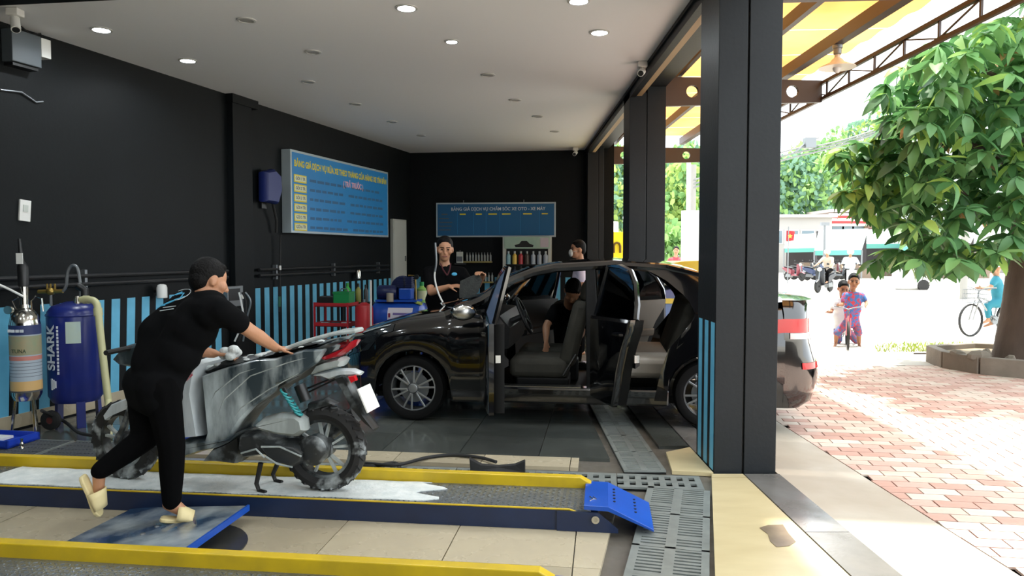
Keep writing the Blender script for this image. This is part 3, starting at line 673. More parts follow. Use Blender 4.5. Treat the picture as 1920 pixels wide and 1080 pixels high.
# ------------------------------------------------------------------ motorbike lifts
BLUEP = mat('blue_enamel', '1b52b4', .3, noise='1a4aa3', scale=6, amt=.4)
NAVY = mat('navy_enamel', '16233f', .35, noise='1c2c4c', scale=5, amt=.5)
YEL = mat('yellow_enamel', 'd0b018', .4, noise='b59a1f', scale=7, amt=.5)
DECK = mat('wet_tread_plate', '868b8e', .3, metal=.6, noise='62676a', scale=4, amt=.6, rvar=.12, bump=.5, bscale=70)
FOAM = mat('soap_foam', 'dfe3e1', .6, noise='c3cbca', scale=14, amt=.6, bump=.4, bscale=60)
def lift(label, loc):
    r = thing('vehicle_lift', label, 'lift', loc, A7, 'long blue and yellow lifts')
    MB().box((-5.2, .02, 0), (-.02, .44, .105)).build('base_frame', NAVY, r, bevel=.004)
    MB().hexa([(-5.2, 0, .0), (.02, 0, 0), (.02, .02, 0), (-5.2, .02, 0)], [(-5.2, 0, .112), (-.16, 0, .112), (-.16, .02, .112), (-5.2, .02, .112)]).build('side_skirt', NAVY, r)
    d = MB().box((-5.2, .005, .108), (-.06, .385, .12)).build('deck_plate', DECK, r)
    st = MB()
    for i in range(150):
        for j in range(11):
            x = -5.15 + i * .034; y = .03 + j * .032; a = R(35 if (i + j) % 2 else -35)
            st.bar((x - .009 * cos(a), y - .009 * sin(a), .1205), (x + .009 * cos(a), y + .009 * sin(a), .1205), .005, .003)
    o = st.build('tread_pattern', DECK, d); o['kind'] = 'stuff'
    MB().tube([(-5.2, .004, .118), (-.18, .004, .118), (-.05, .004, .075)], .006, 6).build('edge_strip', YEL, r)
    MB().prism_y([(-5.2, .105), (-.02, .105), (-.02, .125), (-.13, .185), (-5.2, .19)], .385, .45).build('side_rail', YEL, r, bevel=.006)
    f = MB().prism_y([(-.10, .15), (.035, .148), (.285, .03), (.285, .016), (.035, .12), (-.10, .125)], -.015, .44).build('ramp_flap', BLUEP, r, bevel=.003)
    for xx, zz in ((.07, .1335), (.19, .0765)):
        for j in range(5): MB().lathe([(.008, 0), (.008, .004)], (xx, .12 + j * .055, zz - .001), n=8).build('bolt', BLACKP, f)
    for xx in (-.07, -.05): MB().tube([(xx, .06 + (xx + .07) * 2, .1515), (xx + .02, .1, .1515), (xx, .14, .1515)], .003, 5).build('weld_mark', CHROME, f)
    MB().lathe([(.022, -.03), (.022, -.012), (.012, -.012), (.012, -.03)], (-.035, 0, .075), 'y', 16).build('pivot_pin', CHROME, r)
    MB().prism_y([(-.25, .0), (.09, .0), (.09, .02), (-.02, .11), (-.25, .112)], -.012, .0).build('end_cheek', NAVY, r)
    return r
lift('long blue lift with yellow rail carrying the foamy scooter', (.50, 4.09, .001))
lift('long yellow railed lift cut off by the bottom frame edge', (.198, 2.745, .001))
# foam puddle on the far lift
def blob(pts, z0, z1, rough=.05, n=5):
    out = []
    for i, p in enumerate(pts):
        q = pts[(i + 1) % len(pts)]
        for k in range(n): t = k / n; out.append((p[0] + (q[0] - p[0]) * t + random.uniform(-rough, rough), p[1] + (q[1] - p[1]) * t + random.uniform(-rough, rough)))
    return out
def onlift(x, y): p = V((.50, 4.09, 0)) + E7 * x + N7 * y; return (p.x, p.y)
pts = [onlift(-3.9 + k * .1, .03 + .006 * sin(k * 1.7)) for k in range(29)] + [onlift(-1.02 + .09 * sin(k * 1.1), .04 + k * .032) for k in range(11)] + [onlift(-1.05 - k * .1, .372 + .006 * sin(k * 2.3)) for k in range(29)]
o = MB().prism(pts, .1212, .1265).build('foam_puddle', FOAM); tag(o, 'white soap foam spread on the lift deck under the scooter', 'foam', None, 'stuff')
# sloping blue step plate and dark disc
a, b, c_, d_ = G(465, 948, .10), G(350, 1028, .10), G(110, 1022, .012), G(250, 952, .012)
m = MB(); th = .022
m.hexa([a - V((0, 0, th)), b - V((0, 0, th)), c_ - V((0, 0, .011)), d_ - V((0, 0, .011))], [a, b, c_, d_])
WETBLUE = mat('wet_blue_steel', '2c425e', .15, noise='a3adb2', scale=3.2, thresh=(.40, .66), rvar=.1, detail=6)
sp_ = thing('step_plate', 'sloping wet blue steel plate between the two lifts', 'steel plate', (-1.9, 3.95, 0))
o = m.build('plate', WETBLUE, sp_, True)
MB().bar(a + V((.004, 0, -th / 2)), b + V((.004, 0, -th / 2)), .012, th + .012).build('edge_strip', BLUEP, sp_, True)
MB().box((-1.75, 3.78, .0), (-1.65, 4.15, .062)).build('support', NAVY, sp_, True)
for px, py in ((268, 1000), (283, 1003), (310, 1002), (333, 995), (295, 986)):
    p = G(px, py, .062); MB().lathe([(.012, .0), (.016, .008), (.008, .014)], (p.x, p.y, p.z - .012), n=10).build('bolt_head', GREYM, sp_, True)
dk = MB().lathe([(.36, 0), (.36, .006)], (-1.77, 3.86, .0012), n=40).build('floor_disc', mat('dark_disc', '2c2c2b', .3, noise='46443f', scale=7)); tag(dk, 'dark round disc on the floor under the blue step plate', 'floor plate')  # flat dark disc with a mottled tone
# ------------------------------------------------------------------ foam covered scooter
SR = V((-1.125, 4.44, .122)); SA = R(169.4)
sco = thing('motor_scooter', 'dark scooter covered in white soap foam on the lift', 'scooter', SR, SA)
SMi = Matrix.LocRotScale(SR, Euler((0, 0, SA)), None).inverted()
def sp(px, py, y0=0.):
    o = SMi @ CAM; d = (SMi.to_3x3() @ ray(px, py)); t = (y0 - o.y) / d.y; p = o + d * t; return (p.x, p.z)
FP = mat('foamy_grey_panel', '333f45', .3, noise='c2cdce', scale=3.6, thresh=(.44, .70), stretch=(2.2, 1, .7), detail=8, coat=.3)
FD = mat('foamy_dark_plastic', '1d2021', .4, noise='8c9496', scale=7, thresh=(.52, .75), detail=7)
FW = mat('foamy_white_panel', 'c9d0d2', .4, noise='8f9a9e', scale=6, thresh=(.4, .8), stretch=(2, 1, .5))
FE = mat('foamy_engine_metal', '3a3d3e', .4, metal=.4, noise='a4aaab', scale=10, thresh=(.5, .74), detail=7)
FG = mat('foamy_light_cover', '8d9492', .4, noise='bcc4c3', scale=5, thresh=(.4, .7), stretch=(2, 1, .5))
FT_ = mat('foamy_tyre', '1a1a1a', .7, noise='9aa0a0', scale=9, thresh=(.56, .72), detail=5)
TEAL = mat('teal_spring', '2f8f93', .4)
def panel(name, pts, y0, y1, m, parent=None, ins=.012, ref=None):
    yr = max(y0, y1) if ref is None else ref
    return MB().puff([sp(a, b, yr) for a, b in pts], y0, y1, ins).build(name, m, parent or sco, smooth=True)
SIDE = [(376, 705), (420, 690), (478, 674), (514, 672), (569, 656), (604, 655), (600, 668), (591, 682), (560, 704), (516, 722), (511, 737), (472, 765), (450, 789), (426, 826), (398, 841), (376, 846), (386, 812), (381, 760)]
bp = panel('body_panel', SIDE, .10, .175, FP); panel('body_panel', SIDE, -.175, -.10, FP, ref=.10)
# crease strips on the near panel
for pts in ([(400, 800), (420, 750), (470, 705), (540, 680), (598, 664)], [(392, 760), (405, 735), (450, 700), (500, 684)], [(430, 800), (452, 765), (505, 730), (560, 700)]):
    MB().tube([(sp(a, b, .17)[0], .172, sp(a, b, .17)[1]) for a, b in pts], [.002] + [.005] * (len(pts) - 2) + [.002], 6).build('panel_crease', FG, bp, smooth=True)
panel('under_seat_box', [(380, 712), (500, 690), (590, 670), (560, 710), (515, 735), (470, 770), (430, 820), (395, 835), (390, 810), (384, 760)], -.12, .12, FD, ref=.12)
seat_ = panel('seat', [(378, 704), (382, 690), (410, 676), (450, 671), (500, 659), (550, 645), (596, 640), (600, 652), (560, 664), (500, 678), (440, 694), (400, 707)], -.125, .135, FD, ins=.03)
# foam heaped on the seat
m = MB()
for k in range(46):
    px = 385 + k * 4.6 + random.uniform(-4, 4); py = 692 - (px - 385) * .235 + random.uniform(-3, 4); y = random.uniform(-.07, .13); s_, z_ = sp(px, py, .10)
    rr = random.uniform(.010, .026); m.ell((s_, y, z_), (rr * 1.8, rr * 1.4, rr * .6), None, 8, 6)
o = m.build('seat_foam', FOAM, seat_, rem=.006, sm=2); o['kind'] = 'stuff'
panel('tail_cover', [(512, 674), (556, 652), (618, 637), (655, 629), (640, 640), (602, 656), (550, 668)], -.09, .14, FP, ins=.02)
gr = MB(); gl_ = [sp(a, b, .12) for a, b in ((530, 660), (570, 645), (620, 631), (656, 627))]
gr.tube([(x, .125 - .02 * i, z + .012) for i, (x, z) in enumerate(gl_)] + [(gl_[-1][0], -.06, gl_[-1][1] + .012)] + [(x, -.125 + .02 * i, z + .012) for i, (x, z) in list(enumerate(gl_))[::-1]], .013, 8)
gr.build('grab_rail', FG, sco, smooth=True)
panel('tail_lamp', [(600, 668), (638, 652), (655, 640), (652, 654), (630, 671), (606, 678)], -.08, .10, mat('foamy_red_lens', '9a1320', .25, noise='d0a0a4', scale=14, thresh=(.56, .75)))
panel('under_tail', [(590, 684), (606, 678), (632, 672), (640, 678), (634, 690), (600, 698), (580, 704)], -.07, .09, FG)
rm = panel('rear_mudguard', [(632, 706), (652, 700), (664, 722), (688, 772), (709, 800), (706, 806), (688, 792), (662, 762), (646, 730)], -.05, .06, FD, ref=.0)
panel('lamp_bracket', [(592, 699), (632, 690), (664, 690), (681, 697), (678, 703), (642, 704), (622, 711), (605, 705)], -.035, .045, FW, rm, ref=.0)
panel('signal_lamp', [(654, 705), (666, 703), (670, 713), (660, 718)], .03, .07, REDL, rm, ref=.05, ins=.004)
pc = sp(682, 746, 0); MB().cbox((pc[0] - .03, 0, pc[1]), (.008, .19, .15), (0, R(24), 0)).build('number_plate', mat('white_plate', 'e4e4e0', .35), rm)
for (a, b) in (((572, 730), (640, 702)), ((575, 737), (640, 706))):
    p, q = sp(*a, 0), sp(*b, 0); MB().tube([(p[0], .02, p[1]), (q[0], .02, q[1])], .006, 6).build('stay', BLACKP, rm)
def bike_wheel(s0, z0, r, w, name, ang=0.):
    q = MB().lathe([(r * .70, -w * .35), (r * .82, -w * .5), (r * .94, -w * .42), (r, -w * .12), (r, w * .12), (r * .94, w * .42), (r * .82, w * .5), (r * .70, w * .35), (r * .70, -w * .35)], (0, 0, 0), 'y', 44, False)
    t = q.build(name, FT_, sco, smooth=True); t.location = (s0, 0, z0); t.rotation_euler = (0, 0, ang)
    for k in range(26):
        a = 2 * pi * k / 26
        for sg in (-1, 1):
            a2 = a + (.1 if sg > 0 else 0)
            MB().bar((r * .93 * cos(a2), sg * w * .44, r * .93 * sin(a2)), (r * .992 * cos(a2 + .12), sg * w * .12, r * .992 * sin(a2 + .12)), .022, .012, (cos(a), 0, sin(a))).build('tread_block', FT_, t)
    MB().ring((0, 0, 0), r * .63, r * .71, -w * .33, w * .33, 36).build('rim', FD, t, smooth=True)
    for k in range(5):
        for dd in (-.13, .13):
            a = 2 * pi * k / 5 + .3
            MB().bar((r * .16 * cos(a + dd), .01, r * .16 * sin(a + dd)), (r * .66 * cos(a + dd * 1.6), 0, r * .66 * sin(a + dd * 1.6)), .014, .022, (0, 1, 0)).build('spoke', FG, t)
    MB().lathe([(r * .22, -.04), (r * .24, .03), (r * .16, .055), (.02, .06)], (0, 0, 0), 'y', 20).build('hub', FE, t, smooth=True)
    return t
rwx, rwz = sp(610, 842, 0); fwx, fwz = sp(236, 833, 0)
bike_wheel(rwx, .262, .256, .105, 'rear_wheel'); bike_wheel(fwx, .25, .25, .09, 'front_wheel', R(-8))
panel('air_filter_box', [(474, 797), (490, 784), (520, 776), (552, 777), (567, 788), (570, 810), (552, 822), (520, 819), (490, 812), (476, 806)], .05, .165, FG, ins=.025)
en = panel('engine_case', [(446, 816), (480, 812), (500, 826), (540, 828), (562, 836), (572, 850), (568, 868), (545, 880), (516, 872), (492, 856), (455, 862), (442, 842)], -.06, .14, FE, ins=.02)
panel('belt_cover', [(486, 836), (516, 834), (548, 838), (566, 850), (562, 866), (544, 875), (520, 868), (498, 854)], .13, .165, FE, en, ins=.015)
for pts in ([(490, 838), (525, 838), (565, 856)], [(498, 856), (520, 870), (548, 876)], [(452, 850), (480, 842), (496, 858)]):
    MB().tube([(sp(a, b, .165)[0], .165, sp(a, b, .165)[1]) for a, b in pts], .006, 6).build('case_rib', FG, en, smooth=True)
MB().lathe([(.085, -.05), (.09, .03), (.06, .05), (.03, .055)], (rwx + .03, .08, .27), 'y', 24).build('drum_hub', FE, en, smooth=True)
panel('cylinder_block', [(395, 842), (420, 832), (446, 818), (450, 850), (440, 872), (405, 868), (378, 866)], -.1, .10, FD)
panel('hugger', [(575, 757), (606, 749), (627, 760), (600, 768), (576, 774)], -.05, .05, FD, ref=.05)
sh = MB(); p, q = sp(533, 733, .13), sp(563, 778, .13); N = 7 * 10
sh.tube([(p[0] + (q[0] - p[0]) * k / N + .022 * cos(2 * pi * k / 10) * .8, .135 + .022 * sin(2 * pi * k / 10), p[1] + (q[1] - p[1]) * k / N + .022 * cos(2 * pi * k / 10) * .4) for k in range(N + 1)], .007, 6)
so = sh.build('shock_spring', TEAL, sco, smooth=True); MB().tube([(p[0], .135, p[1] + .02), (q[0], .135, q[1] - .02)], .011, 8).build('damper', BLACKP, so)
p, q = sp(560, 722, .1), sp(572, 752, .1); MB().tube([(p[0], .09, p[1]), (q[0], .09, q[1])], .035, 12).build('oil_reservoir', BLACKP, sco, smooth=True)
p, q, q2 = sp(560, 862, -.15), sp(630, 800, -.15), sp(668, 776, -.15)
mu = MB().tube([(p[0], -.15, p[1]), (q[0], -.15, q[1]), (q2[0], -.15, q2[1])], [.03, .055, .05], 12).build('muffler', FE, sco, smooth=True)
for a, b, y in (((489, 868), (478, 922), .10), ((520, 870), (512, 906), -.10)):
    p = sp(*a, y); MB().tube([(p[0], y, p[1]), (p[0] + .03, y, .05), (p[0] + .015, y, .008), (p[0] - .04, y + .02, .008)], [.016, .014, .013, .012], 8).build('stand_leg', BLACKP, sco, smooth=True)
panel('floorboard', [(328, 830), (380, 824), (432, 820), (424, 832), (396, 846), (372, 852), (330, 866), (322, 846)], -.19, .19, FP, ins=.02)
ls = panel('leg_shield', [(334, 700), (356, 678), (370, 684), (366, 700), (360, 740), (358, 795), (372, 822), (340, 826), (328, 800)], -.20, .18, FW, ins=.02)
panel('shield_graphic', [(342, 690), (358, 682), (366, 686), (362, 704), (350, 715), (342, 704)], .18, .186, mat('red_white_graphic', 'c7b9bb', .4, noise='b8404a', scale=20, thresh=(.5, .6)), ls, ins=.004, ref=.18)
panel('front_apron', [(236, 700), (262, 668), (300, 662), (335, 690), (330, 760), (322, 830), (296, 820), (262, 770)], -.17, .16, FP, ins=.04)
panel('handlebar_cowl', [(204, 672), (222, 650), (262, 640), (300, 650), (296, 680), (250, 694), (216, 688)], -.10, .10, FP, ins=.03, ref=.1)
hb = sp(262, 655, 0); m = MB().tube([(hb[0], -.34, hb[1] + .02), (hb[0], -.1, hb[1] + .02), (hb[0], .1, hb[1] + .02), (hb[0] - .02, .32, hb[1] + .02)], .016, 8); m.build('handlebar', BLACKR, sco, smooth=True)
ff = panel('front_mudguard', [(192, 778), (206, 758), (236, 746), (268, 752), (292, 790), (282, 796), (262, 772), (236, 764), (208, 776), (198, 790)], -.055, .055, FW, ins=.012, ref=.05)
for y in (-.075, .075):
    p = sp(282, 700, 0); MB().tube([(fwx, y, .25), (p[0], y, p[1])], .018, 8).build('fork_leg', FE, sco, smooth=True)
# bucket seen past the scooter
p = at(366, 815, 6.0); bk = thing('bucket', 'small blue plastic bucket seen past the scooter leg shield', 'bucket', (p.x, 6.0, 0))
BP = mat('blue_plastic', '1b3fb4', .35)
MB().lathe([(.085, 0), (.095, .26), (.102, .26), (.102, .275), (.09, .275), (.08, .01)], n=24).build('pail', BP, bk, smooth=True)
MB().tube([(.1 * cos(pi * k / 10), .02, .26 - .1 * sin(pi * k / 10)) for k in range(11)], .004, 6).build('handle', GREYM, bk)
# hose and rubber cone on the floor
hs = [G(660, 872, .012), G(700, 874, .012), G(740, 868, .012), G(745, 880, .012), G(690, 882, .012), G(672, 868, .014), G(740, 872, .03), G(800, 858, .015), G(850, 853, .015), G(900, 858, .02), G(930, 866, .03)]
def smooth_path(pts, n=8):
    out = []
    for i in range(len(pts) - 1):
        p0, p1, p2, p3 = [V(pts[max(0, min(len(pts) - 1, i + k))]) for k in (-1, 0, 1, 2)]
        for k in range(n):
            t = k / n; out.append(.5 * ((2 * p1) + (p2 - p0) * t + (2 * p0 - 5 * p1 + 4 * p2 - p3) * t * t + (3 * p1 - p0 - 3 * p2 + p3) * t ** 3))
    out.append(V(pts[-1])); return out
o = MB().tube(smooth_path(hs), .013, 8).build('water_hose', BLACKR, smooth=True); tag(o, 'black rubber hose looped on the floor behind the lift', 'hose')
c0, c1 = G(882, 887), G(985, 887); m = MB(); dv = (c1 - c0)
def wp(t, z, o_=0): p = c0 + dv * t; return (p.x, p.y + o_, z)
fr = [wp(0, .0), wp(.5, .0, -.01), wp(1, .0), wp(1.0, .088), wp(.82, .055, .01), wp(.5, .04, .02), wp(.2, .055, .01), wp(-.02, .105)]
bk_ = [(p[0], p[1] + .05, p[2]) for p in fr]
o = m.hexa(fr, bk_).build('wheel_chock', BLACKR, bevel=.006); tag(o, 'black bow shaped rubber block on the drain grating', 'rubber block')
# ------------------------------------------------------------------ people
SKIN = mat('tan_skin', 'b98868', .5, noise='a9785a', scale=9, amt=.4); SKIN2 = mat('warm_skin', 'b07e60', .5)
HAIR = mat('black_hair', '070606', .6, spec=.15, bump=.5, bscale=90); BLK = mat('black_cotton', '08090a', .95, spec=.08, noise='0c0c0e', scale=9); BLK2 = mat('black_trouser_cloth', '060607', .95, spec=.08)
LIP = mat('lip', '8a5248', .5); EYEW = mat('eye_dark', '120e0c', .2)
def hand(m, w, d, nr, k=1., curl=.25, thumb=1):
    w, d, nr = V(w), V(d).normalized(), V(nr); nr = (nr - d * nr.dot(d)).normalized(); s_ = d.cross(nr) * thumb
    for i in range(4):
        o = (i - 1.5) * .019 * k
        m.cap(w + d * .012 * k - s_ * o * .6, w + d * .085 * k - s_ * o, .0125 * k, .0118 * k, 8)
    for i, L in enumerate((.070, .080, .074, .058)):
        p = w + d * .085 * k - s_ * ((i - 1.5) * .0205 * k); dr = d - s_ * ((i - 1.5) * .09)
        for j in range(3):
            dr = (dr + nr * curl * (.5 + .5 * j)).normalized(); q = p + dr * (L * k * (.42, .32, .26)[j]); m.cap(p, q, (.0098, .0088, .008)[j] * k, (.0088, .008, .007)[j] * k, 8); p = q
    p = w + d * .02 * k + s_ * .025 * k; dr = (d * .7 + s_ * .75 + nr * .2).normalized()
    for j, L in enumerate((.042, .034, .028)):
        q = p + dr * L * k; m.cap(p, q, (.0135, .011, .0095)[j] * k, (.011, .0095, .008)[j] * k, 8); p = q; dr = (dr + d * .35 + nr * curl * .4).normalized()
def person(label, J, look, k=1., kh=None, skin=SKIN, shirt=BLK, pants=BLK2, vox=.0085, sleeve=.6, pant=.93, hair=HAIR, hands=None, feet='bare', wide=1., group=None, shorts=False, sm=4, hide_face=False, collar=False, extra=()):
    kh = kh or k; J = {a: V(b) for a, b in J.items()}
    base = min((J['an_l'].z, J['an_r'].z)) - .08 * k
    r = thing('person', label, 'person', (J['pelvis'].x, J['pelvis'].y, max(0, base)), 0, group)
    f = V(look).normalized(); up = (J['head'] - J['neck']).normalized() * .5 + V((0, 0, .5)); up = (up - f * up.dot(f)).normalized(); sd = f.cross(up); E = Matrix((sd, f, up)).transposed(); c = J['head']
    m = MB()
    H = lambda a, b, d: c + sd * a * kh + f * b * kh + up * d * kh
    m.ell(H(0, -.008, .02), (.077 * kh, .098 * kh, .105 * kh), E, 16, 12); m.ell(H(0, .03, -.05), (.056 * kh, .06 * kh, .068 * kh), E, 14, 10)
    m.ell(H(0, .055, -.09), (.03 * kh, .028 * kh, .024 * kh), E); m.cap(H(0, .09, .012), H(0, .108, -.028), .009 * kh, .014 * kh, 8)
    for s_ in (-1, 1): m.ell(H(s_ * .078, -.005, -.008), (.012 * kh, .022 * kh, .034 * kh), E); m.ell(H(s_ * .045, .06, -.02), (.026 * kh, .03 * kh, .03 * kh), E)
    m.cap(J['neck'] - up * .02 * k, H(0, -.02, -.04), .056 * k, .053 * kh)
    ch = (J['sh_l'] + J['sh_r']) / 2; pe = J['pelvis']; hp = (J['hip_l'] - J['hip_r']); sh = (J['sh_l'] - J['sh_r']); ax = (ch - pe); 
    def torso(q, g):
        s1 = sh.normalized(); h1 = hp.normalized()
        q.cap(J['hip_l'] - hp * .12, J['hip_r'] + hp * .12, (.115 * wide) * k + g, (.115 * wide) * k + g)
        w0 = pe + ax * .42; q.cap(w0 - (s1 + h1) * .04 * k, w0 + (s1 + h1) * .04 * k, (.115 * wide) * k + g, (.115 * wide) * k + g)
        w1 = pe + ax * .72; q.cap(w1 - s1 * .075 * k, w1 + s1 * .075 * k, (.122 * wide) * k + g, (.122 * wide) * k + g)
        q.cap(J['sh_l'] - sh * .14 - ax.normalized() * .03 * k, J['sh_r'] + sh * .14 - ax.normalized() * .03 * k, .085 * k + g, .085 * k + g)
        for t in (.2, .55): q.cap(pe + ax * t - h1 * .05 * k, pe + ax * (t + .3) - s1 * .05 * k, .115 * k * wide + g, .115 * k * wide + g); q.cap(pe + ax * t + h1 * .05 * k, pe + ax * (t + .3) + s1 * .05 * k, .115 * k * wide + g, .115 * k * wide + g)
    torso(m, 0); m.cap(ch, J['neck'], .075 * k, .058 * k)
    for s_ in 'lr':
        m.cap(J['sh_' + s_], J['el_' + s_], .052 * k, .041 * k); m.cap(J['el_' + s_], J['el_' + s_] + (J['wr_' + s_] - J['el_' + s_]) * .35, .041 * k, .042 * k); m.cap(J['el_' + s_] + (J['wr_' + s_] - J['el_' + s_]) * .35, J['wr_' + s_], .042 * k, .027 * k)
        m.cap(J['hip_' + s_], J['kn_' + s_], .085 * k, .058 * k); m.cap(J['kn_' + s_], J['kn_' + s_] + (J['an_' + s_] - J['kn_' + s_]) * .35, .056 * k, .056 * k); m.cap(J['kn_' + s_] + (J['an_' + s_] - J['kn_' + s_]) * .3, J['an_' + s_], .057 * k, .037 * k)
        toe = J['toe_' + s_]; an = J['an_' + s_]; d = (toe - an); m.cap(an - d * .18 + V((0, 0, -.02 * k)), toe, .034 * k, .026 * k); m.cap(an, an + d * .5, .036 * k, .03 * k)
        hd = (hands or {}).get(s_)
        if hd: hand(m, J['wr_' + s_], hd[0], hd[1], k, hd[2], hd[3])
        else: hand(m, J['wr_' + s_], J['wr_' + s_] - J['el_' + s_], f, k, .3, 1)
    body = m.build('body', skin, r, True, rem=vox, sm=sm)
    q = MB(); torso(q, .014 * k); q.cap(ch, ch + (J['neck'] - ch) * .55, .088 * k, .066 * k)
    for s_ in 'lr': q.cap(J['sh_' + s_], J['sh_' + s_] + (J['el_' + s_] - J['sh_' + s_]) * sleeve, .068 * k, .066 * k); q.cap(ch, J['sh_' + s_], .085 * k, .07 * k)
    hem = pe - (J['hip_l'] - pe + J['hip_r'] - pe) * 0; dn = ((J['kn_l'] + J['kn_r']) / 2 - pe).normalized()
    q.cap(J['hip_l'] - hp * .12 + dn * .06 * k, J['hip_r'] + hp * .12 + dn * .06 * k, .118 * k * wide, .118 * k * wide)
    for e_ in extra: q.cap(*e_)
    so = q.build('shirt', shirt, r, True, rem=vox * 1.1, sm=sm * 5)
    q = MB(); q.cap(J['hip_l'] - hp * .1, J['hip_r'] + hp * .1, .122 * k * wide, .122 * k * wide)
    for s_ in 'lr':
        a, b, e = J['hip_' + s_], J['kn_' + s_], J['an_' + s_]
        if shorts: q.cap(a, a + (b - a) * .92, .105 * k, .095 * k)
        else:
            q.cap(a, b, .102 * k, .074 * k); q.cap(b, b + (e - b) * .4, .073 * k, .068 * k); q.cap(b + (e - b) * .4, b + (e - b) * pant, .068 * k, .052 * k)
    q.build('shorts' if shorts else 'trousers', pants, r, True, rem=vox * 1.1, sm=sm * 3)
    if hair:
        q = MB(); q.ell(H(0, -.020, .038), (.0835 * kh, .100 * kh, .098 * kh), E, 18, 12); q.ell(H(0, -.05, -.005), (.072 * kh, .066 * kh, .075 * kh), E, 14, 10); q.ell(H(0, .032, .088), (.058 * kh, .042 * kh, .03 * kh), E, 12, 8)
        q.build('hair', hair, r, True, rem=vox * .9, sm=2)
    if not hide_face:
        for s_ in (-1, 1):
            MB().ell(H(s_ * .031, .083, .004), (.013 * kh, .012 * kh, .0065 * kh), E).build('eye', EYEW, r, True, smooth=True)
            MB().cap(H(s_ * .014, .094, .024), H(s_ * .046, .082, .026), .0045 * kh, .004 * kh, 6).build('eyebrow', HAIR, r, True, smooth=True)
        MB().cap(H(-.02, .090, -.062), H(.02, .090, -.062), .006 * kh, .006 * kh, 8).build('mouth', LIP, r, True, smooth=True)
    return r, so
# --- the washer pushing on the scooter seat
J = dict(pelvis=at(286, 722, 4.14), hip_r=at(303, 728, 4.04), hip_l=at(270, 716, 4.24), head=at(393, 527, 4.24), neck=at(385, 553, 4.20),
         sh_r=at(413, 581, 4.03), sh_l=at(346, 563, 4.36), el_r=at(468, 620, 4.16), wr_r=at(518, 653, 4.36), el_l=at(352, 655, 4.44), wr_l=at(402, 663, 4.46),
         kn_r=at(322, 838, 4.06), an_r=at(322, 943, 4.07), toe_r=at(356, 966, 4.10), kn_l=at(272, 822, 4.16), an_l=at(186, 884, 4.04), toe_l=at(184, 948, 4.06))
pr, shirt_o = person('barber cropped man in black clothes and cream sandals washing the scooter', J, (.72, .62, -.30), 1.0, 1.0, hands={'r': ((1, .25, -.05), (0, 0, -1), .12, -1), 'l': ((1, .1, -.1), (0, 0, -1), .45, 1)}, wide=1.0, hide_face=True, pant=.97, extra=((at(352, 572, 4.26), at(300, 625, 4.2), .095, .12), (at(302, 625, 4.2), at(280, 680, 4.14), .11, .10), (at(395, 575, 4.14), at(345, 585, 4.28), .10, .10)))
# two-tone fade at the back of the head
# sandals
SAND = mat('cream_sandal', 'dccb98', .55)
def sandal(an, toe, nm, root, flat=True):
    an, toe = V(an), V(toe); d = (toe - an); 
    return d
def make_sandal(heel, toe, up, root):
    heel, toe, up = V(heel), V(toe), V(up); d = (toe - heel).normalized(); up = (up - d * up.dot(d)).normalized(); x = d.cross(up); L = (toe - heel).length
    m = MB(); prof = [(0, .018), (.04, .033), (.15, .038), (.4, .034), (.7, .046), (.88, .044), (.97, .028), (1, .012)]
    top = [heel + d * L * t + x * w for t, w in prof] + [heel + d * L * t - x * w for t, w in prof[::-1]]
    m.hexa([tuple(p - up * .022) for p in top], [tuple(p) for p in top]); s_ = m.build('sandal', SAND, root, True, bevel=.006)
    st = MB(); rows = []
    for t in (.42, .55, .70, .82):
        w = .05; hgt = .075 - .035 * (t - .42) / .4; rows.append([tuple(heel + d * L * t + x * (w * cos(a)) + up * (hgt * sin(a) - .004)) for a in [pi * k / 10 for k in range(11)]])
    st.grid(rows); o = st.build('strap', SAND, s_, True, smooth=True); md = o.modifiers.new('t', 'SOLIDIFY'); md.thickness = .006; md.offset = 1
    return s_
p = G(312, 981, .085); q = G(374, 964, .092)
make_sandal(J['an_r'] + V((-.055, -.02, -.072)), J['toe_r'] + V((.055, .012, -.024)), (0, 0, 1), pr)
hl = at(158, 890, 4.0); tl = at(192, 966, 4.03); make_sandal(hl, tl, (.9, .1, .35), pr)
# printed emblem on the back of the shirt: strokes laid on the cloth
mesh_of(shirt_o); LOGO = mat('cyan_print', '4aa7d0', .6); LOGOW = mat('white_print', 'cfd8dc', .6)
def on_shirt(strokes, m, name, r_):
    lo = pr.location; bv = BVHTree.FromPolygons([v.co + lo for v in shirt_o.data.vertices], [tuple(p.vertices) for p in shirt_o.data.polygons])
    q = MB()
    for st in strokes:
        pts = []
        for px, py in st:
            h = bv.ray_cast(CAM, ray(px, py).normalized())
            if h[0]: pts.append(h[0] + h[1] * .001)
        if len(pts) > 1: q.tube(pts, r_, 6)
    if q.v: q.build(name, m, shirt_o, True, smooth=True)
def arc(cx, cy, rx, ry, a0, a1, n=14, tilt=0): return [(cx + rx * cos(R(a0 + (a1 - a0) * k / n)), cy + ry * sin(R(a0 + (a1 - a0) * k / n)) + tilt * rx * cos(R(a0 + (a1 - a0) * k / n))) for k in range(n + 1)]
on_shirt([[(300, 572), (315, 560), (330, 553), (345, 550), (338, 560), (320, 566), (302, 574)], [(308, 566), (325, 555), (342, 548)], [(312, 570), (330, 562), (348, 556)], [(296, 578), (310, 572)]], LOGO, 'back_emblem', .0045)
on_shirt([arc(338, 553, 20, 8, -150, 120, 16, -.35), [(306, 577), (330, 574)], [(300, 583), (326, 579)]], LOGOW, 'back_emblem', .0022)
# sponge held on the seat
m = MB(); c = at(428, 662, 4.47)
for k in range(9): m.ell(c + V((random.uniform(-.05, .05), random.uniform(-.03, .03), random.uniform(-.025, .03))), (.035, .03, .026))
o = m.build('sponge', FOAM, rem=.006, sm=2); tag(o, 'white foamy wash cloth under the washer\'s far hand', 'sponge')
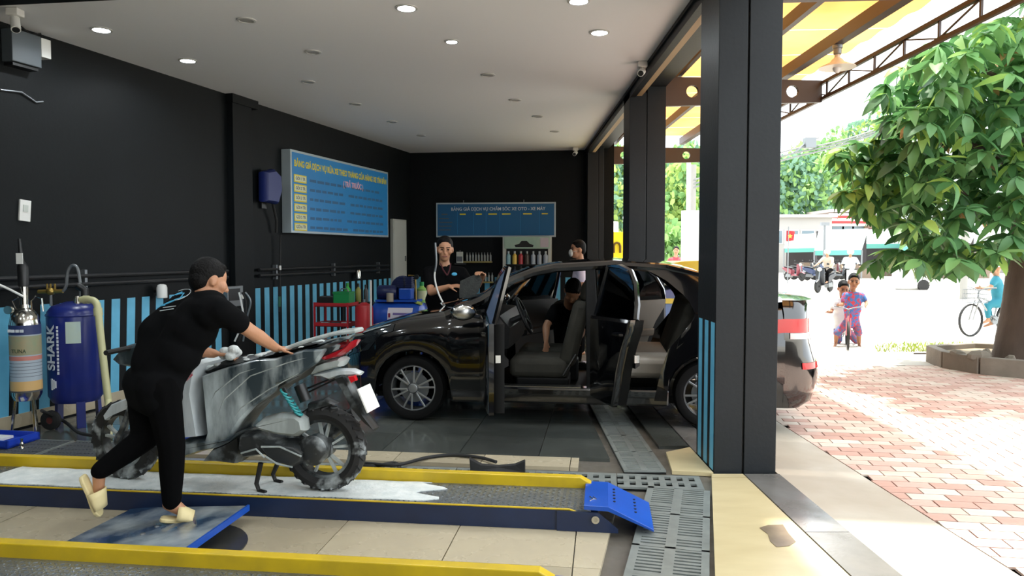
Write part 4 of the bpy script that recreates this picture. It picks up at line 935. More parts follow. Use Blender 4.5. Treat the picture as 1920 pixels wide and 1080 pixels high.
# --- man holding a floor mat behind the bonnet
D = 8.8
J = dict(pelvis=at(832, 600, D), hip_r=at(817, 602, D), hip_l=at(847, 602, D), head=at(834, 467, D - .05), neck=at(833, 490, D), sh_r=at(804, 510, D), sh_l=at(865, 511, D),
         el_r=at(808, 548, D - .22), wr_r=at(842, 537, D - .32), el_l=at(888, 545, D - .1), wr_l=at(907, 516, D - .32),
         kn_r=at(815, 665, D), kn_l=at(850, 665, D), an_r=at(815, 717, D), an_l=at(851, 717, D), toe_r=at(814, 722, D - .17), toe_l=at(853, 722, D - .17))
pb_, sb = person('man in black polo shirt standing behind the bonnet holding a floor mat', J, (.12, -1, -.12), 1.06, 1.17, hands={'r': ((1, -.2, .1), (.0, .4, -1), .6, -1), 'l': ((-.3, -.5, .25), (-.2, -.3, -1), 1.1, 1)}, wide=1.05, vox=.009)
MB().ell(at(852, 514, D - .20), (.032, .006, .02)).build('chest_badge', LOGO, sb, True, smooth=True)
COLR = mat('dark_red_piping', '4a1820', .8)
for pts in ([(826, 494), (831, 506), (838, 516)], [(845, 494), (843, 506), (839, 516)]): MB().tube([at(a, b, D - .17 - .02 * i) for i, (a, b) in enumerate(pts)], .008, 6).build('collar_edge', COLR, sb, True)
mt = [(863, 527), (880, 519), (898, 512), (904, 526), (897, 548), (878, 565), (862, 568), (861, 545)]
o = MB().hexa([at(a, b, D - .42) for a, b in mt], [at(a, b, D - .40) for a, b in mt]).build('floor_mat', mat('grey_floor_mat', '3a3d3a', .8, noise='2c2e2c', scale=20, bump=.6, bscale=60), bevel=.004); tag(o, 'dark grey car floor mat held up by the man behind the bonnet', 'floor mat')
# lance leaning against him
la = smooth_path([at(816, 455, 8.42), at(818, 492, 8.42), at(815, 520, 8.42), at(823, 552, 8.40), at(838, 580, 8.34)])
r = thing('spray_lance', 'thin pale curved hose hanging in front of the man with the mat', 'hose', (la[0].x, la[0].y, la[-1].z))
MB().tube(la[:14], .011, 8).build('grip', GREYM, r, True, smooth=True); MB().tube(la[13:], .010, 8).build('pipe', WHITEP, r, True, smooth=True)
# --- man leaning into the car from the far side
J = dict(pelvis=at(1066, 585, 8.95), hip_r=at(1080, 588, 8.95), hip_l=at(1050, 586, 8.95), head=at(1074, 546, 7.72), neck=at(1068, 560, 7.92), sh_r=at(1042, 580, 8.0), sh_l=at(1092, 592, 8.1),
         el_r=at(1024, 612, 7.85), wr_r=at(1024, 640, 7.72), el_l=at(1090, 625, 7.95), wr_l=at(1078, 640, 7.7),
         kn_r=at(1082, 640, 9.0), kn_l=at(1050, 640, 9.0), an_r=at(1080, 705, 9.1), an_l=at(1050, 705, 9.1), toe_r=at(1080, 716, 8.9), toe_l=at(1050, 716, 8.9))
person('man in black bending into the car through its far door', J, (-.15, -.55, -.8), 1., 1.05, vox=.011, hide_face=True)
# --- masked person at the back
D = 11.2; LAV = mat('pale_lilac_shirt', 'cfc6dc', .8)
J = dict(pelvis=at(1088, 574, D), hip_r=at(1088, 576, D + .12), hip_l=at(1088, 576, D - .12), head=at(1083, 468, D), neck=at(1088, 487, D), sh_r=at(1089, 503, D + .18), sh_l=at(1089, 503, D - .18),
         el_r=at(1092, 540, D + .25), wr_r=at(1080, 562, D + .2), el_l=at(1092, 540, D - .25), wr_l=at(1080, 562, D - .2),
         kn_r=at(1088, 624, D + .1), kn_l=at(1088, 624, D - .1), an_r=at(1090, 660, D + .1), an_l=at(1090, 660, D - .1), toe_r=at(1070, 667, D + .1), toe_l=at(1070, 667, D - .1))
pm, _ = person('dark haired person in white face mask and pale shirt beyond the car', J, (-1, -.25, -.05), 1., 1.12, shirt=LAV, vox=.012)
c = J['head'] + V((-.10, -.02, -.05)); MB().ell(c, (.035, .065, .058), None, 12, 8).build('face_mask', WHITEP, pm, True, smooth=True)
MB().tube([c + V((0, -.06, .01)), c + V((.09, -.09, .03))], .003, 5).build('ear_loop', WHITEP, pm, True)
# ------------------------------------------------------------------ wall boards
def wallM(y, off, z):      # frame on the left wall: X along the wall away from the viewer, Y up, Z into the room
    p = wl(y, off, z); X = WD; Y = V((0, 0, 1)); Z = X.cross(Y)
    return Matrix(((X.x, Y.x, Z.x, p.x), (X.y, Y.y, Z.y, p.y), (X.z, Y.z, Z.z, p.z), (0, 0, 0, 1)))
def backM(t, off, z):
    p = bw(t, off, z); X = bd; Y = V((0, 0, 1)); Z = X.cross(Y)
    return Matrix(((X.x, Y.x, Z.x, p.x), (X.y, Y.y, Z.y, p.y), (X.z, Y.z, Z.z, p.z), (0, 0, 0, 1)))
def mthing(name, label, cat, M, group=None):
    r = bpy.data.objects.new(name, None); COL.objects.link(r); r.empty_display_size = .1; r.matrix_basis = M; return tag(r, label, cat, group)
SIGNB = mat('sign_blue', '2f8fd0', .4, noise='2680c2', scale=1.2, amt=.4); SIGND = mat('sign_deep_blue', '1c5f8e', .4); SIGNF = mat('sign_frame_silver', 'b9c6cc', .35, metal=.3)
YTX = mat('yellow_letters', 'e8d33a', .5); WTX = mat('white_letters', 'd8dde2', .5); PTX = mat('pink_letters', 'e9b6c8', .5); DTX = mat('dark_letters', '35648f', .6); BTNM = mat('button_face', 'dfe3c0', .5); GTX = mat('grey_letters', '5b6068', .6)
y0, y1 = 10.63, 13.70; Lw = (y1 - y0) / WD.y; Hh = 1.18
b = mthing('price_board', 'large blue price list light box with yellow heading on the left wall', 'sign', wallM(y0, 0.001, 1.84))
MB().box((0, 0, 0), (Lw, Hh, .15)).build('board_case', SIGNF, b, bevel=.006)
MB().box((.035, .035, .15), (Lw - .035, Hh - .035, .154)).build('board_face', SIGNB, b)
T = Matrix.Translation
text('heading', 'BẢNG GIÁ DỊCH VỤ RỬA XE THEO THÁNG CỦA HÀNG XE TÍN BẢN', .125, YTX, b, T((Lw / 2, Hh - .19, .156)), .001, 'CENTER', .78, .004)
text('subheading', '( TRẢ TRƯỚC )', .12, PTX, b, T((Lw * .58, Hh - .36, .156)), .001, 'CENTER', .85, .004)
for k in range(6):
    yy = Hh - .40 - k * .138
    bt = MB().box((.07, yy - .055, .154), (.40, yy + .055, .160)).build('price_button', YTX, b)
    MB().box((.085, yy - .038, .160), (.385, yy + .038, .162)).build('button_plate', BTNM, bt)
    text('button_text', ('GÓI 1 TR', 'GÓI 2 TR', 'GÓI 3 TR', 'GÓI 4 TR', 'GÓI 5 TR', 'GÓI 6 TR')[k], .062, GTX, bt, T((.235, yy, .163)), .0005, 'CENTER', 1, .001)
    ln = MB(); x = .5
    for n_ in range(14):
        w_ = random.uniform(.08, .2)
        if 5 < n_ < 7: x += .15
        if x + w_ > Lw - .2: break
        ln.box((x, yy - .02 + random.uniform(-.004, .004), .154), (x + w_, yy + .02, .1555)); x += w_ + .035
    ln.build('print_line', DTX, b)['kind'] = 'stuff'
# back board
pA, pB = at(818, 414, 14.9), at(1042, 411, 14.6); tA = (pA - bwL).dot(bd); tB = (pB - bwL).dot(bd); Lb = tB - tA
b = mthing('service_board', 'wide dark blue service price table on the back wall', 'sign', backM(tA, .001, 1.87))
MB().box((0, 0, 0), (Lb, .68, .05)).build('board_case', SIGNF, b, bevel=.004)
MB().box((.03, .03, .05), (Lb - .03, .65, .053)).build('board_face', SIGND, b)
text('heading', 'BẢNG GIÁ DỊCH VỤ CHĂM SÓC XE OTO - XE MÁY', .088, WTX, b, T((Lb / 2 + .05, .55, .055)), .001, 'CENTER', .92, .001)
for k, x in enumerate((.06, .41, .72, .96, 1.22, 1.62, 1.97)):
    MB().box((x * Lb / 2.28 + .05, .44, .053), (x * Lb / 2.28 + (.22 if k in (3, 4, 5) else .17), .465, .0545)).build('column_heading', YTX if k else GTX, b)
    if k: MB().box((x * Lb / 2.28, .06, .053), (x * Lb / 2.28 + .006, .5, .0538)).build('rule', SIGNB, b)
for k in range(4): MB().box((.06, .36 - k * .075, .053), (.12 + (.17, .26, .24, .22)[k] * .8, .377 - k * .075, .0545)).build('print_line', GTX, b)
for x in (.55, 1.75): MB().tube([(x, .68, .03), (x, .73, .02)], .008, 6).build('hook', GREYM, b)
# display rack with hanging bottles
def bottle(loc, r, h, body, capm, label, grp, lab=None):
    t = thing('bottle', label, 'bottle', loc, 0, grp)
    MB().lathe([(r, 0), (r, h * .66), (r * .45, h * .78), (r * .4, h * .82)], n=14).build('body', body, t, smooth=True)
    MB().lathe([(r * .45, h * .82), (r * .45, h)], n=12).build('cap', capm, t, smooth=True)
    if lab: MB().lathe([(r * 1.02, h * .15), (r * 1.02, h * .58)], n=14, caps=False).build('label', lab, t, smooth=True)
    return t
pr_ = at(988, 520, 14.45); rk = thing('display_rack', 'white metal display rack with car picture header on the back wall', 'display rack', (pr_.x, 14.42, 0), A7)
WF = mat('rack_white', 'b9beb8', .5); PIC = mat('header_picture', 'a9bfae', .5, noise='8fae9f', scale=5)
for x in (-.44, .44):
    MB().box((x - .03, -.02, .0), (x + .03, .16, 1.87)).build('upright', WF, rk)
MB().box((-.44, -.03, 1.64), (.44, -.01, 1.87)).build('header_panel', PIC, rk)
MB().prism_y([(-.22, 1.67), (.12, 1.67), (.13, 1.71), (.06, 1.73), (.0, 1.79), (-.1, 1.79), (-.15, 1.73), (-.24, 1.71)], -.036, -.03).build('printed_car', BLACKP, rk)
MB().box((.26, -.036, 1.67), (.42, -.03, 1.85)).build('printed_block', mat('print_pale', 'b8aeb6', .5), rk)
MB().box((-.41, .1, .1), (.41, .12, 1.64)).build('back_panel', BLACKP, rk)
for z in (1.34, 1.02, .70): MB().box((-.41, -.06, z - .02), (.41, .1, z)).build('shelf', BLACKP, rk)
cols = [('7fa8b4', 'pale blue'), ('d8b654', 'yellow'), ('a8343e', 'red'), ('4a4038', 'brown'), ('9aa6b4', 'grey blue'), ('98a4b2', 'grey blue'), ('9ca8b6', 'grey blue')]
NV = mat('navy_label', '26304e', .5)
for j in range(2):
    for i, (c, nm) in enumerate(cols):
        p = V((pr_.x, 14.42, 0)) + E7 * (-.36 + i * .12) - N7 * .0
        side = ('leftmost', 'second', 'third', 'fourth', 'fifth', 'sixth', 'rightmost')[i]
        if j == 0: lb = '%s bottle with dark cap on the rack\'s upper shelf, %s' % (nm, side + ' in the row')
        else: lb = 'dark navy bottle on the rack\'s second shelf, %s in the row' % side
        bottle((p.x, p.y, 1.341 if j == 0 else 1.021), .045, .25 if j == 0 else .28, mat('bot_' + c, c, .4) if j == 0 else NV, BLACKP if j else mat('cap_grey', 'aab2b6', .4), lb, 'bottles on the display rack', None)
# small shelves
for (xa, xb, zz, nb, lb, bl) in ((868, 922, 1.395, 9, 'narrow olive shelf of slim spray bottles on the back wall', 'upper'), (886, 924, 1.0, 6, 'lower narrow shelf with small bottles on the back wall', 'lower')):
    a = at(xa, 490, 14.62); c = at(xb, 490, 14.60); sh_ = MB().box((0, 0, -.03), (c.x - a.x, .14, 0)).build('wall_shelf', mat('olive_shelf', '8a7f4c', .5)); sh_.location = (a.x, a.y, zz); sh_.rotation_euler = (0, 0, A7); tag(sh_, lb, 'shelf')
    n_ = nb
    for i in range(n_):
        p = V((a.x, a.y, 0)) + E7 * ((c.x - a.x) * (.12 + .83 * i / (n_ - 1))) + N7 * .07
        bottle((p.x, p.y, zz + .001), .019, .17, mat('slim_clear', '8f979a', .3), GREYM, 'slim grey spray bottle on the %s olive wall shelf, number %s from the left' % (bl, ('one', 'two', 'three', 'four', 'five', 'six', 'seven', 'eight', 'nine')[i]), 'slim bottles on wall shelves')
a = at(862, 488, 14.6); cn = thing('canister', 'white square canister standing at the left end of the upper shelf', 'canister', (a.x, a.y, 1.36))
MB().cbox((0, 0, .11), (.13, .08, .22)).build('body', WF, cn, bevel=.008); MB().cbox((0, -.042, .08), (.11, .004, .10)).build('label', GTX, cn); MB().lathe([(.02, .22), (.02, .25)], n=12).build('cap', BLACKP, cn)
MB().box((-.1, -.06, -.03), (.12, .08, 0)).build('bracket', BLACKP, cn)
# white locker panel by the back corner
lk = mthing('wall_cabinet', 'tall narrow off white cabinet near the back left corner', 'cabinet', wallM(14.08, .001, .75))
MB().box((0, 0, 0), (.62, 1.45, .06)).build('body', mat('off_white_panel', 'b4b6b0', .5), lk, bevel=.005); MB().box((.03, .03, .06), (.59, 1.42, .068)).build('door', mat('off_white_panel2', 'bfc1ba', .5), lk); MB().cbox((.52, .7, .078), (.02, .1, .02)).build('handle', GREYM, lk)
# ------------------------------------------------------------------ left side equipment
STEEL = mat('polished_steel', 'c4c2bb', .16, metal=1.)
p = G(50, 818); ft = thing('foam_tank', 'stainless steel foam sprayer tank with paper label by the left wall', 'foam tank', (p.x, p.y + .02, 0))
SR_ = .114
MB().lathe([(.02, .30), (SR_ * .8, .31), (SR_, .36), (SR_, .96), (SR_ * .9, 1.02), (SR_ * .6, 1.07), (.04, 1.09), (.035, 1.12)], n=32).build('vessel', STEEL, ft, smooth=True)
lbv = MB().lathe([(SR_ + .002, .40), (SR_ + .002, .95)], n=32, caps=False).build('label', mat('tank_label_pale', 'a9b4bd', .5, noise='95a3ae', scale=4), ft, smooth=True)
for z0, z1, c_n, nm in ((.87, .95, '23305e', 'label_band'), (.70, .86, '7f8f72', 'label_band'), (.655, .69, 'b9766a', 'label_band'), (.40, .48, 'c9a46a', 'label_band'), (.385, .40, '4a4a4a', 'label_band')):
    MB().lathe([(SR_ + .0035, z0), (SR_ + .0035, z1)], n=32, caps=False).build(nm, mat('band_' + c_n, c_n, .5, noise='a08868' if c_n == '7f8f72' else None, scale=9), lbv, smooth=True)
text('label_text', 'TUNA', .045, mat('dark_green_print', '2f4a34', .5), lbv, Matrix.Translation((.02, -SR_ - .006, .735)) @ Euler((pi / 2, 0, 0)).to_matrix().to_4x4(), .0005)
for k in range(4): MB().cbox((-.06 + k * .036, -SR_ - .0 + .0 + (.012 if k in (0,) else .0) - .004, .905), (.028, .006, .024)).build('print_mark', WTX, lbv)
for k in range(5): MB().lathe([(SR_ + .003, .63 - k * .028), (SR_ + .003, .634 - k * .028)], n=32, caps=False).build('print_line', GTX, lbv)
for a in (-30, 90, 210):
    l = MB().tube([(.08 * cos(R(a)), .08 * sin(R(a)), .34), (.12 * cos(R(a)), .12 * sin(R(a)), .02)], .014, 8).build('leg', STEEL, ft, smooth=True)
    MB().lathe([(.025, 0), (.025, .05)], (.12 * cos(R(a)), .12 * sin(R(a)), 0), n=12).build('foot', BLACKR, l)
MB().tube([(0, 0, 1.09), (0, 0, 1.27)], .034, 14).build('filler_neck', STEEL, ft, smooth=True)
MB().tube([(.06, 0, 1.07), (.06, 0, 1.15), (.10, 0, 1.19), (.15, 0, 1.17), (.16, 0, 1.06)], .008, 8).build('carry_handle', STEEL, ft, smooth=True)
MB().tube([(-.06, 0, 1.06), (-.10, 0, 1.15), (-.05, 0, 1.18)], .007, 8).build('carry_handle', STEEL, ft, smooth=True)
MB().lathe([(.035, 0), (.035, -.03)], (-.06, -.09, 1.08), 'y', 16).build('pressure_gauge', STEEL, ft)
gn = thing('foam_gun', 'black foam gun with white tag hanging above the steel tank', 'spray gun', (p.x, p.y + .02, 1.272))
MB().tube([(0, 0, 0), (0, 0, .16), (-.01, 0, .20)], [.04, .045, .03], 14).build('grip', BLACKP, gn, smooth=True)
MB().tube([(-.01, 0, .19), (-.025, 0, .40)], [.022, .012], 10).build('barrel', BLACKP, gn, smooth=True); MB().cbox((.005, -.05, .235), (.055, .006, .09)).build('tag', WHITEP, gn)
q1, q2 = at(-15, 528, 6.15), at(44, 556, 6.22); o = MB().tube([q1, (q1 + q2) / 2 + V((0, 0, .005)), q2], .010, 8).build('white_tube', WHITEP, smooth=True); tag(o, 'thin white tube sloping into the frame at the far left', 'tube')
# navy tank
NAVYT = mat('navy_tank_paint', '1c2a78', .3, noise='17225f', scale=3, amt=.5)
p = G(137, 800); tk = thing('pressure_tank', 'tall navy blue pressure tank with white lettering by the left wall', 'tank', (p.x - .02, 6.72, 0))
r_ = .222
MB().lathe([(.05, .20), (r_ * .85, .22), (r_, .28), (r_, .98), (r_ * .97, 1.03), (r_ * .8, 1.08), (r_ * .3, 1.115), (.03, 1.12)], n=40).build('vessel', NAVYT, tk, smooth=True)
MB().lathe([(r_ + .004, .99), (r_ + .008, 1.0), (r_ + .004, 1.01)], n=40, caps=False).build('weld_seam', NAVYT, tk, smooth=True)
for a in (-50, 50, 170): MB().bar((r_ * .8 * cos(R(a)), r_ * .8 * sin(R(a)), .26), (r_ * .85 * cos(R(a)), r_ * .85 * sin(R(a)), 0), .07, .03, (cos(R(a)), sin(R(a)), 0)).build('leg', NAVYT, tk)
def curved_text(s, ang, z, size, nm, sx=1.):
    x, y = (r_ + .006) * sin(R(ang)), -(r_ + .006) * cos(R(ang))
    M = Matrix.Translation((x, y, z)) @ Euler((0, 0, R(ang))).to_matrix().to_4x4() @ Euler((pi / 2, 0, 0)).to_matrix().to_4x4() @ Euler((0, 0, pi / 2)).to_matrix().to_4x4()
    return text(nm, s, size, WTX, tk, M, .001, 'CENTER', sx, .003 if size > .05 else 0)
curved_text('▲ SHARK'[2:], -18 - 5, .72, .125, 'lettering', 1.02); 
for k in range(14):
    x, y = (r_ + .003) * sin(R(-6)), -(r_ + .003) * cos(R(-6)); MB().cbox((x, y, .50 + k * .031), (.016, .005, .022), (0, 0, R(-6))).build('print_mark', WTX, tk)
for k in range(3):
    x, y = (r_ + .004) * sin(R(-24 + k * 5)), -(r_ + .004) * cos(R(-24 + k * 5)); MB().cbox((x, y, .40 + .0 * k), (.018, .006, .10 - k * .02), (0, 0, R(-24 + k * 5))).build('emblem_bar', WTX, tk)
rows = []
for z in (.76, .95): rows.append([((r_ + .004) * sin(R(a)), -(r_ + .004) * cos(R(a)), z) for a in range(12, 47, 5)])
MB().grid(rows).build('sticker', mat('pale_sticker', 'a9c2c8', .5, noise='b9c4a8', scale=5), tk, smooth=True)
MB().tube([(.06, -.05, 1.10), (.06, -.05, 1.17)], .03, 12).build('valve', STEEL, tk, smooth=True)
MB().tube([(.10, 0, 1.10), (.10, 0, 1.22), (.04, 0, 1.26)], .035, 12).build('pressure_switch', BLACKP, tk, smooth=True)
# brass valve set with bent hose
a = at(72, 547, 6.75); c = at(118, 546, 6.75); BR = mat('brass', 'a88e4c', .35, metal=.8)
vv = thing('valve_set', 'brass valve on a stem above the navy tank', 'valve', (a.x, a.y, 1.1)); mid_ = (a + c) / 2
MB().tube([a, c], .018, 10).build('pipe', BR, vv, True, smooth=True); MB().ell(mid_, (.04, .035, .035)).build('valve_body', BR, vv, True, smooth=True)
MB().tube([mid_, mid_ + V((0, 0, -.13))], .012, 8).build('stem', GREYM, vv, True)
for dx in (-.03, .0, .04): MB().tube([mid_ + V((dx, 0, .02)), mid_ + V((dx, 0, .07))], .009, 8).build('knob', BR, vv, True)
MB().tube(smooth_path([c, c + V((.03, 0, .05)), at(127, 510, 6.75), at(135, 498, 6.75), at(145, 503, 6.75), at(150, 530, 6.75), at(152, 566, 6.73)]), .014, 8).build('bent_hose', GREYM, vv, True, smooth=True)
# pvc pipe
PV = mat('cream_pvc', 'b9b78c', .45)
x = thing('drain_pipe', 'cream plastic pipe bent down beside the navy tank', 'pipe', at(200, 745, 6.45)); pts = [at(152, 562, 6.55), at(170, 562, 6.52), at(180, 568, 6.5), at(184, 585, 6.48), at(192, 660, 6.42), at(203, 752, 6.36)]
MB().tube(smooth_path(pts), .030, 14).build('pipe', PV, x, True, smooth=True); MB().tube([at(183, 578, 6.49), at(184.5, 592, 6.48)], .037, 14).build('elbow', PV, x, True, smooth=True); MB().tube([at(157, 562, 6.55), at(166, 562, 6.54)], .037, 14).build('elbow', PV, x, True, smooth=True)
MB().tube([at(203, 750, 6.36), G(205, 822, .01)], .028, 10).build('pipe_foot', PV, x, True, smooth=True)
# wall conduits
for ya, yb, lb in ((5.2, 9.38, 'pair of dark pipes along the left wall above the blue stripes'), (10.02, 13.9, 'pair of dark pipes on the wall beyond the pilaster')):
    r = thing('wall_pipe', lb, 'pipe', wl(ya, .05, 1.3))
    for z in (1.33, 1.25): MB().tube([wl(ya, .05, z), wl(yb, .05, z)], .022, 8).build('pipe', mat('dark_pipe', '1c1d1f', .45), r, True, smooth=True)
    for t in (.1, .5, .9): MB().cbox(wl(ya + (yb - ya) * t, .03, 1.29), (.06, .03, .2), (0, 0, -R(16))).build('clamp', GREYM, r, True)
# wall lamps
for px, py, lb in ((290, 546, 'small silver can lamp on the wall near the washer'), (662, 514, 'silver can lamp on the wall above the red trolley')):
    D = 6.263 / (.282 - (px - 960) / FPX); q = wl(D, .09, at(px, py, D).z); r = thing('wall_lamp', lb, 'wall lamp', q)
    MB().lathe([(.045, -.075), (.055, -.07), (.055, .04), (.045, .07), (.02, .078)], n=18).build('can', WHITEP if px < 300 else STEEL, r, smooth=True); MB().bar((0, 0, 0), wl(D, .0, q.z) - q, .03, .03).build('bracket', BLACKP, r)
# control box, hose reel, cable, boxes, cameras, switch
D = 6.263 / (.282 - (427 - 960) / FPX); cb = mthing('control_box', 'grey framed control box on the wall behind the washer', 'control box', wallM(D, .0, at(427, 560, D).z))
MB().box((-.15, -.1, 0), (.17, .16, .1)).build('box', GREYM, cb, bevel=.006); MB().box((-.12, -.02, .1), (.1, .13, .106)).build('panel', BLACKP, cb); MB().lathe([(.03, 0), (.03, .02)], (.14, .02, .1), n=14).build('dial', WHITEP, cb)
D = 9.2; q = at(452, 576, D); r = thing('wall_hose', 'thin hoses hanging from the wall beside the pilaster', 'hose', q)
for k in range(3): MB().tube(smooth_path([at(448 + k * 6, 548, D), at(452 + k * 9, 566, D), at(456 + k * 3, 600, D), at(440 + k * 8, 640, D)]), .012, 6).build('hose', (WHITEP, BLACKR, GREYM)[k], r, True, smooth=True)
D = 6.263 / (.282 - (497 - 960) / FPX); hr_ = mthing('hose_reel', 'blue wall mounted hose reel beside the price board', 'hose reel', wallM(D - .05, .0, at(497, 350, D).z))
DB = mat('dark_blue_plastic', '1d2a6a', .4)
MB().puff([(-.16, -.22), (.12, -.24), (.22, -.05), (.2, .16), (.05, .24), (-.16, .18)], 0, .16, .04).build('casing', DB, hr_, smooth=True).matrix_basis = Matrix(((1, 0, 0, 0), (0, 0, 1, 0), (0, 1, 0, .04), (0, 0, 0, 1)))
MB().box((-.06, -.3, 0), (.06, .22, .04)).build('bracket', BLACKP, hr_); MB().tube([(.1, -.2, .1), (.22, -.45, .08), (.24, -.62, .06)], .02, 8).build('hose_tail', BLACKR, hr_, smooth=True)
D = 10.45; r = thing('hanging_hose', 'thin dark hose hanging straight down under the price board', 'hose', at(524, 590, D)); MB().tube([at(526, 440, D), at(525, 500, D), at(524, 585, D)], .012, 8).build('hose', BLACKR, r, True); MB().tube([at(525, 498, D), at(525, 506, D)], .018, 8).build('coupling', WHITEP, r, True); MB().tube([at(524, 556, D), at(524, 575, D)], .02, 8).build('nozzle', mat('green_tip', '1f5a44', .5), r, True)
D = 6.263 / (.282 - (48 - 960) / FPX); q = mthing('wall_switch', 'small white tilted plate on the black wall at left', 'wall plate', wallM(D, .0, at(48, 395, D).z)); MB().cbox((0, 0, .01), (.11, .19, .02), (0, 0, R(-5))).build('plate', WHITEP, q, bevel=.004); MB().cbox((0, .02, .022), (.05, .06, .006), (0, 0, R(-5))).build('rocker', WF, q)
D = 6.263 / (.282 - (48 - 960) / FPX); q = mthing('power_box', 'dark grey power box with white breaker high on the left wall', 'power box', wallM(D, .0, at(46, 96, D).z)); MB().box((-.17, -.13, 0), (.12, .15, .12)).build('case', mat('slate_plastic', '4a5156', .5), q, bevel=.006); MB().box((.14, -.02, 0), (.24, .15, .10)).build('breaker', WHITEP, q, bevel=.004); MB().box((-.15, -.16, 0), (.1, -.135, .1)).build('cable_tray', BLACKP, q)
MB().tube([(-.1, .15, .05), (-.02, .21, .05), (.08, .16, .05), (.18, .2, .05), (.2, .15, .05)], .007, 6).build('wire', BLACKR, q, smooth=True)
MB().tube([(-.2, -.38, .01), (0, -.36, .015), (.15, -.42, .01), (.22, -.40, .012)], .008, 6).build('wall_cable', GREYM, q, smooth=True)
def camera_unit(loc, aim, label, white=True):
    r = thing('security_camera', label, 'security camera', loc); m_ = WHITEP; aim = V(aim).normalized()
    MB().cbox((0, 0, -.03), (.1, .1, .06)).build('base', m_, r, bevel=.008); MB().cap((0, 0, -.06), V((0, 0, -.09)) + aim * .03, .02, .025).build('joint', m_, r, smooth=True)
    MB().tube([V((0, 0, -.10)) - aim * .03, V((0, 0, -.10)) + aim * .10], .036, 14).build('housing', m_, r, smooth=True); MB().tube([V((0, 0, -.10)) + aim * .10, V((0, 0, -.10)) + aim * .104], .028, 14).build('lens', BLACKP, r)
p = G(24, 20, 3.55); camera_unit((p.x + .05, p.y - .05, 3.548), (.3, -.4, -.7), 'white security camera at the top left ceiling corner')
p = at(1207, 95, 7.7); camera_unit((1.36, 7.9, 3.548), (-.3, -.9, -.4), 'white security camera on the ceiling beside the black lintel')
p = at(1078, 292, 14.0); camera_unit((1.2, 14.2, 3.548), (-.3, -.9, -.4), 'small security camera in the far back corner')
# crate and floor grating at far left
p = G(12, 838); cr = thing('plastic_tray', 'flat blue plastic tray on the floor at the far left', 'tray', (p.x - .05, p.y, .035), R(-10)); MB().box((-.25, -.16, 0), (.22, .16, .015)).build('base', BP, cr)
for a_, b_ in (((-.25, -.16), (.22, -.145)), ((-.25, .145), (.22, .16)), ((.205, -.16), (.22, .16)), ((-.25, -.16), (-.235, .16))): MB().box((a_[0], a_[1], 0), (b_[0], b_[1], .06)).build('rim', BP, cr)
MB().cbox((-.06, .0, .03), (.2, .18, .02)).build('white_insert', WHITEP, cr)
for k in range(2):
    r = thing('floor_grating', 'steel bar grating on the floor %s' % ('near the blue tray' if k == 0 else 'beside the scooter front wheel'), 'grating', tuple(V((-4.0 + k * .82, 5.62 - k * .1, .0)) ), A7)
    m = MB()
    for i in range(27): m.box((-.4 + i * .03, -.40, .008), (-.395 + i * .03, .42, .03))
    m.build('bearing_bars', GREYM, r); m = MB()
    for j in range(9): m.box((-.4, -.40 + j * .1, .012), (.39, -.394 + j * .1, .031))
    m.build('cross_bars', GREYM, r); MB().box((-.405, -.41, 0), (.395, -.40, .033)).build('frame_bar', STEELG, r); MB().box((-.405, .42, 0), (.395, .43, .033)).build('frame_bar', STEELG, r); MB().box((.388, -.41, 0), (.398, .43, .033)).build('frame_bar', STEELG, r)
pts = [at(78, 770, 6.3), G(120, 790, .05), G(150, 812, .05), G(190, 815, .05), G(205, 800, .05)]
o = MB().tube(smooth_path(pts), .014, 8).build('floor_hose', BLACKR, smooth=True); tag(o, 'black hose trailing from the steel tank across the floor', 'hose')
p = G(92, 805); wh = thing('caster_wheel', 'dark red trolley wheel lying by the tanks', 'wheel', (p.x + .03, 6.5, .0)); MB().lathe([(.07, -.02), (.085, -.015), (.085, .015), (.07, .02), (.03, .025), (.03, -.025), (.07, -.02)], (0, 0, .086), 'y', 24, False).build('tyre', BLACKR, wh, smooth=True); MB().lathe([(.06, -.018), (.06, .018)], (0, 0, .086), 'y', 20).build('disc', mat('maroon', '5a2a28', .5), wh)
p = G(36, 835, .035); sb_ = thing('spindle', 'small chrome fitting standing beside the blue tray', 'fitting', G(41, 846, .0)); MB().lathe([(.02, 0), (.022, .02), (.01, .04), (.018, .06), (.008, .075), (.012, .1)], n=14).build('fitting', STEEL, sb_, smooth=True)
# ------------------------------------------------------------------ back left equipment
RED = mat('red_enamel', 'c02a30', .4, noise='a8242a', scale=6); GRN = mat('green_plastic', '1d8a4a', .45)
p = at(632, 600, 10.6); tr = thing('tool_trolley', 'red steel tool trolley with three shelves by the striped wall', 'trolley', (p.x, 10.6, 0), R(-12))
for x in (-.26, .24):
    for y in (-.17, .17): MB().box((x - .012, y - .012, .08), (x + .012, y + .012, .86)).build('post', RED, tr)
for z in (.22, .52, .80):
    MB().box((-.27, -.18, z), (.25, .18, z + .012)).build('shelf', mat('dark_tray', '2a2020', .6), tr)
    for y in (-.18, .17): MB().box((-.27, y, z), (.25, y + .01, z + .055)).build('tray_lip', RED, tr)
    for x in (-.27, .24): MB().box((x, -.18, z), (x + .01, .18, z + .055)).build('tray_lip', RED, tr)
for x in (-.25, .23):
    for y in (-.15, .15): MB().lathe([(.04, -.012), (.04, .012)], (x, y, .04), 'y', 14).build('castor', BLACKR, tr)
def ontr(x, y, z): v = V((p.x, 10.6, 0)) + Matrix.Rotation(R(-12), 3, 'Z') @ V((x, y, z)); return v
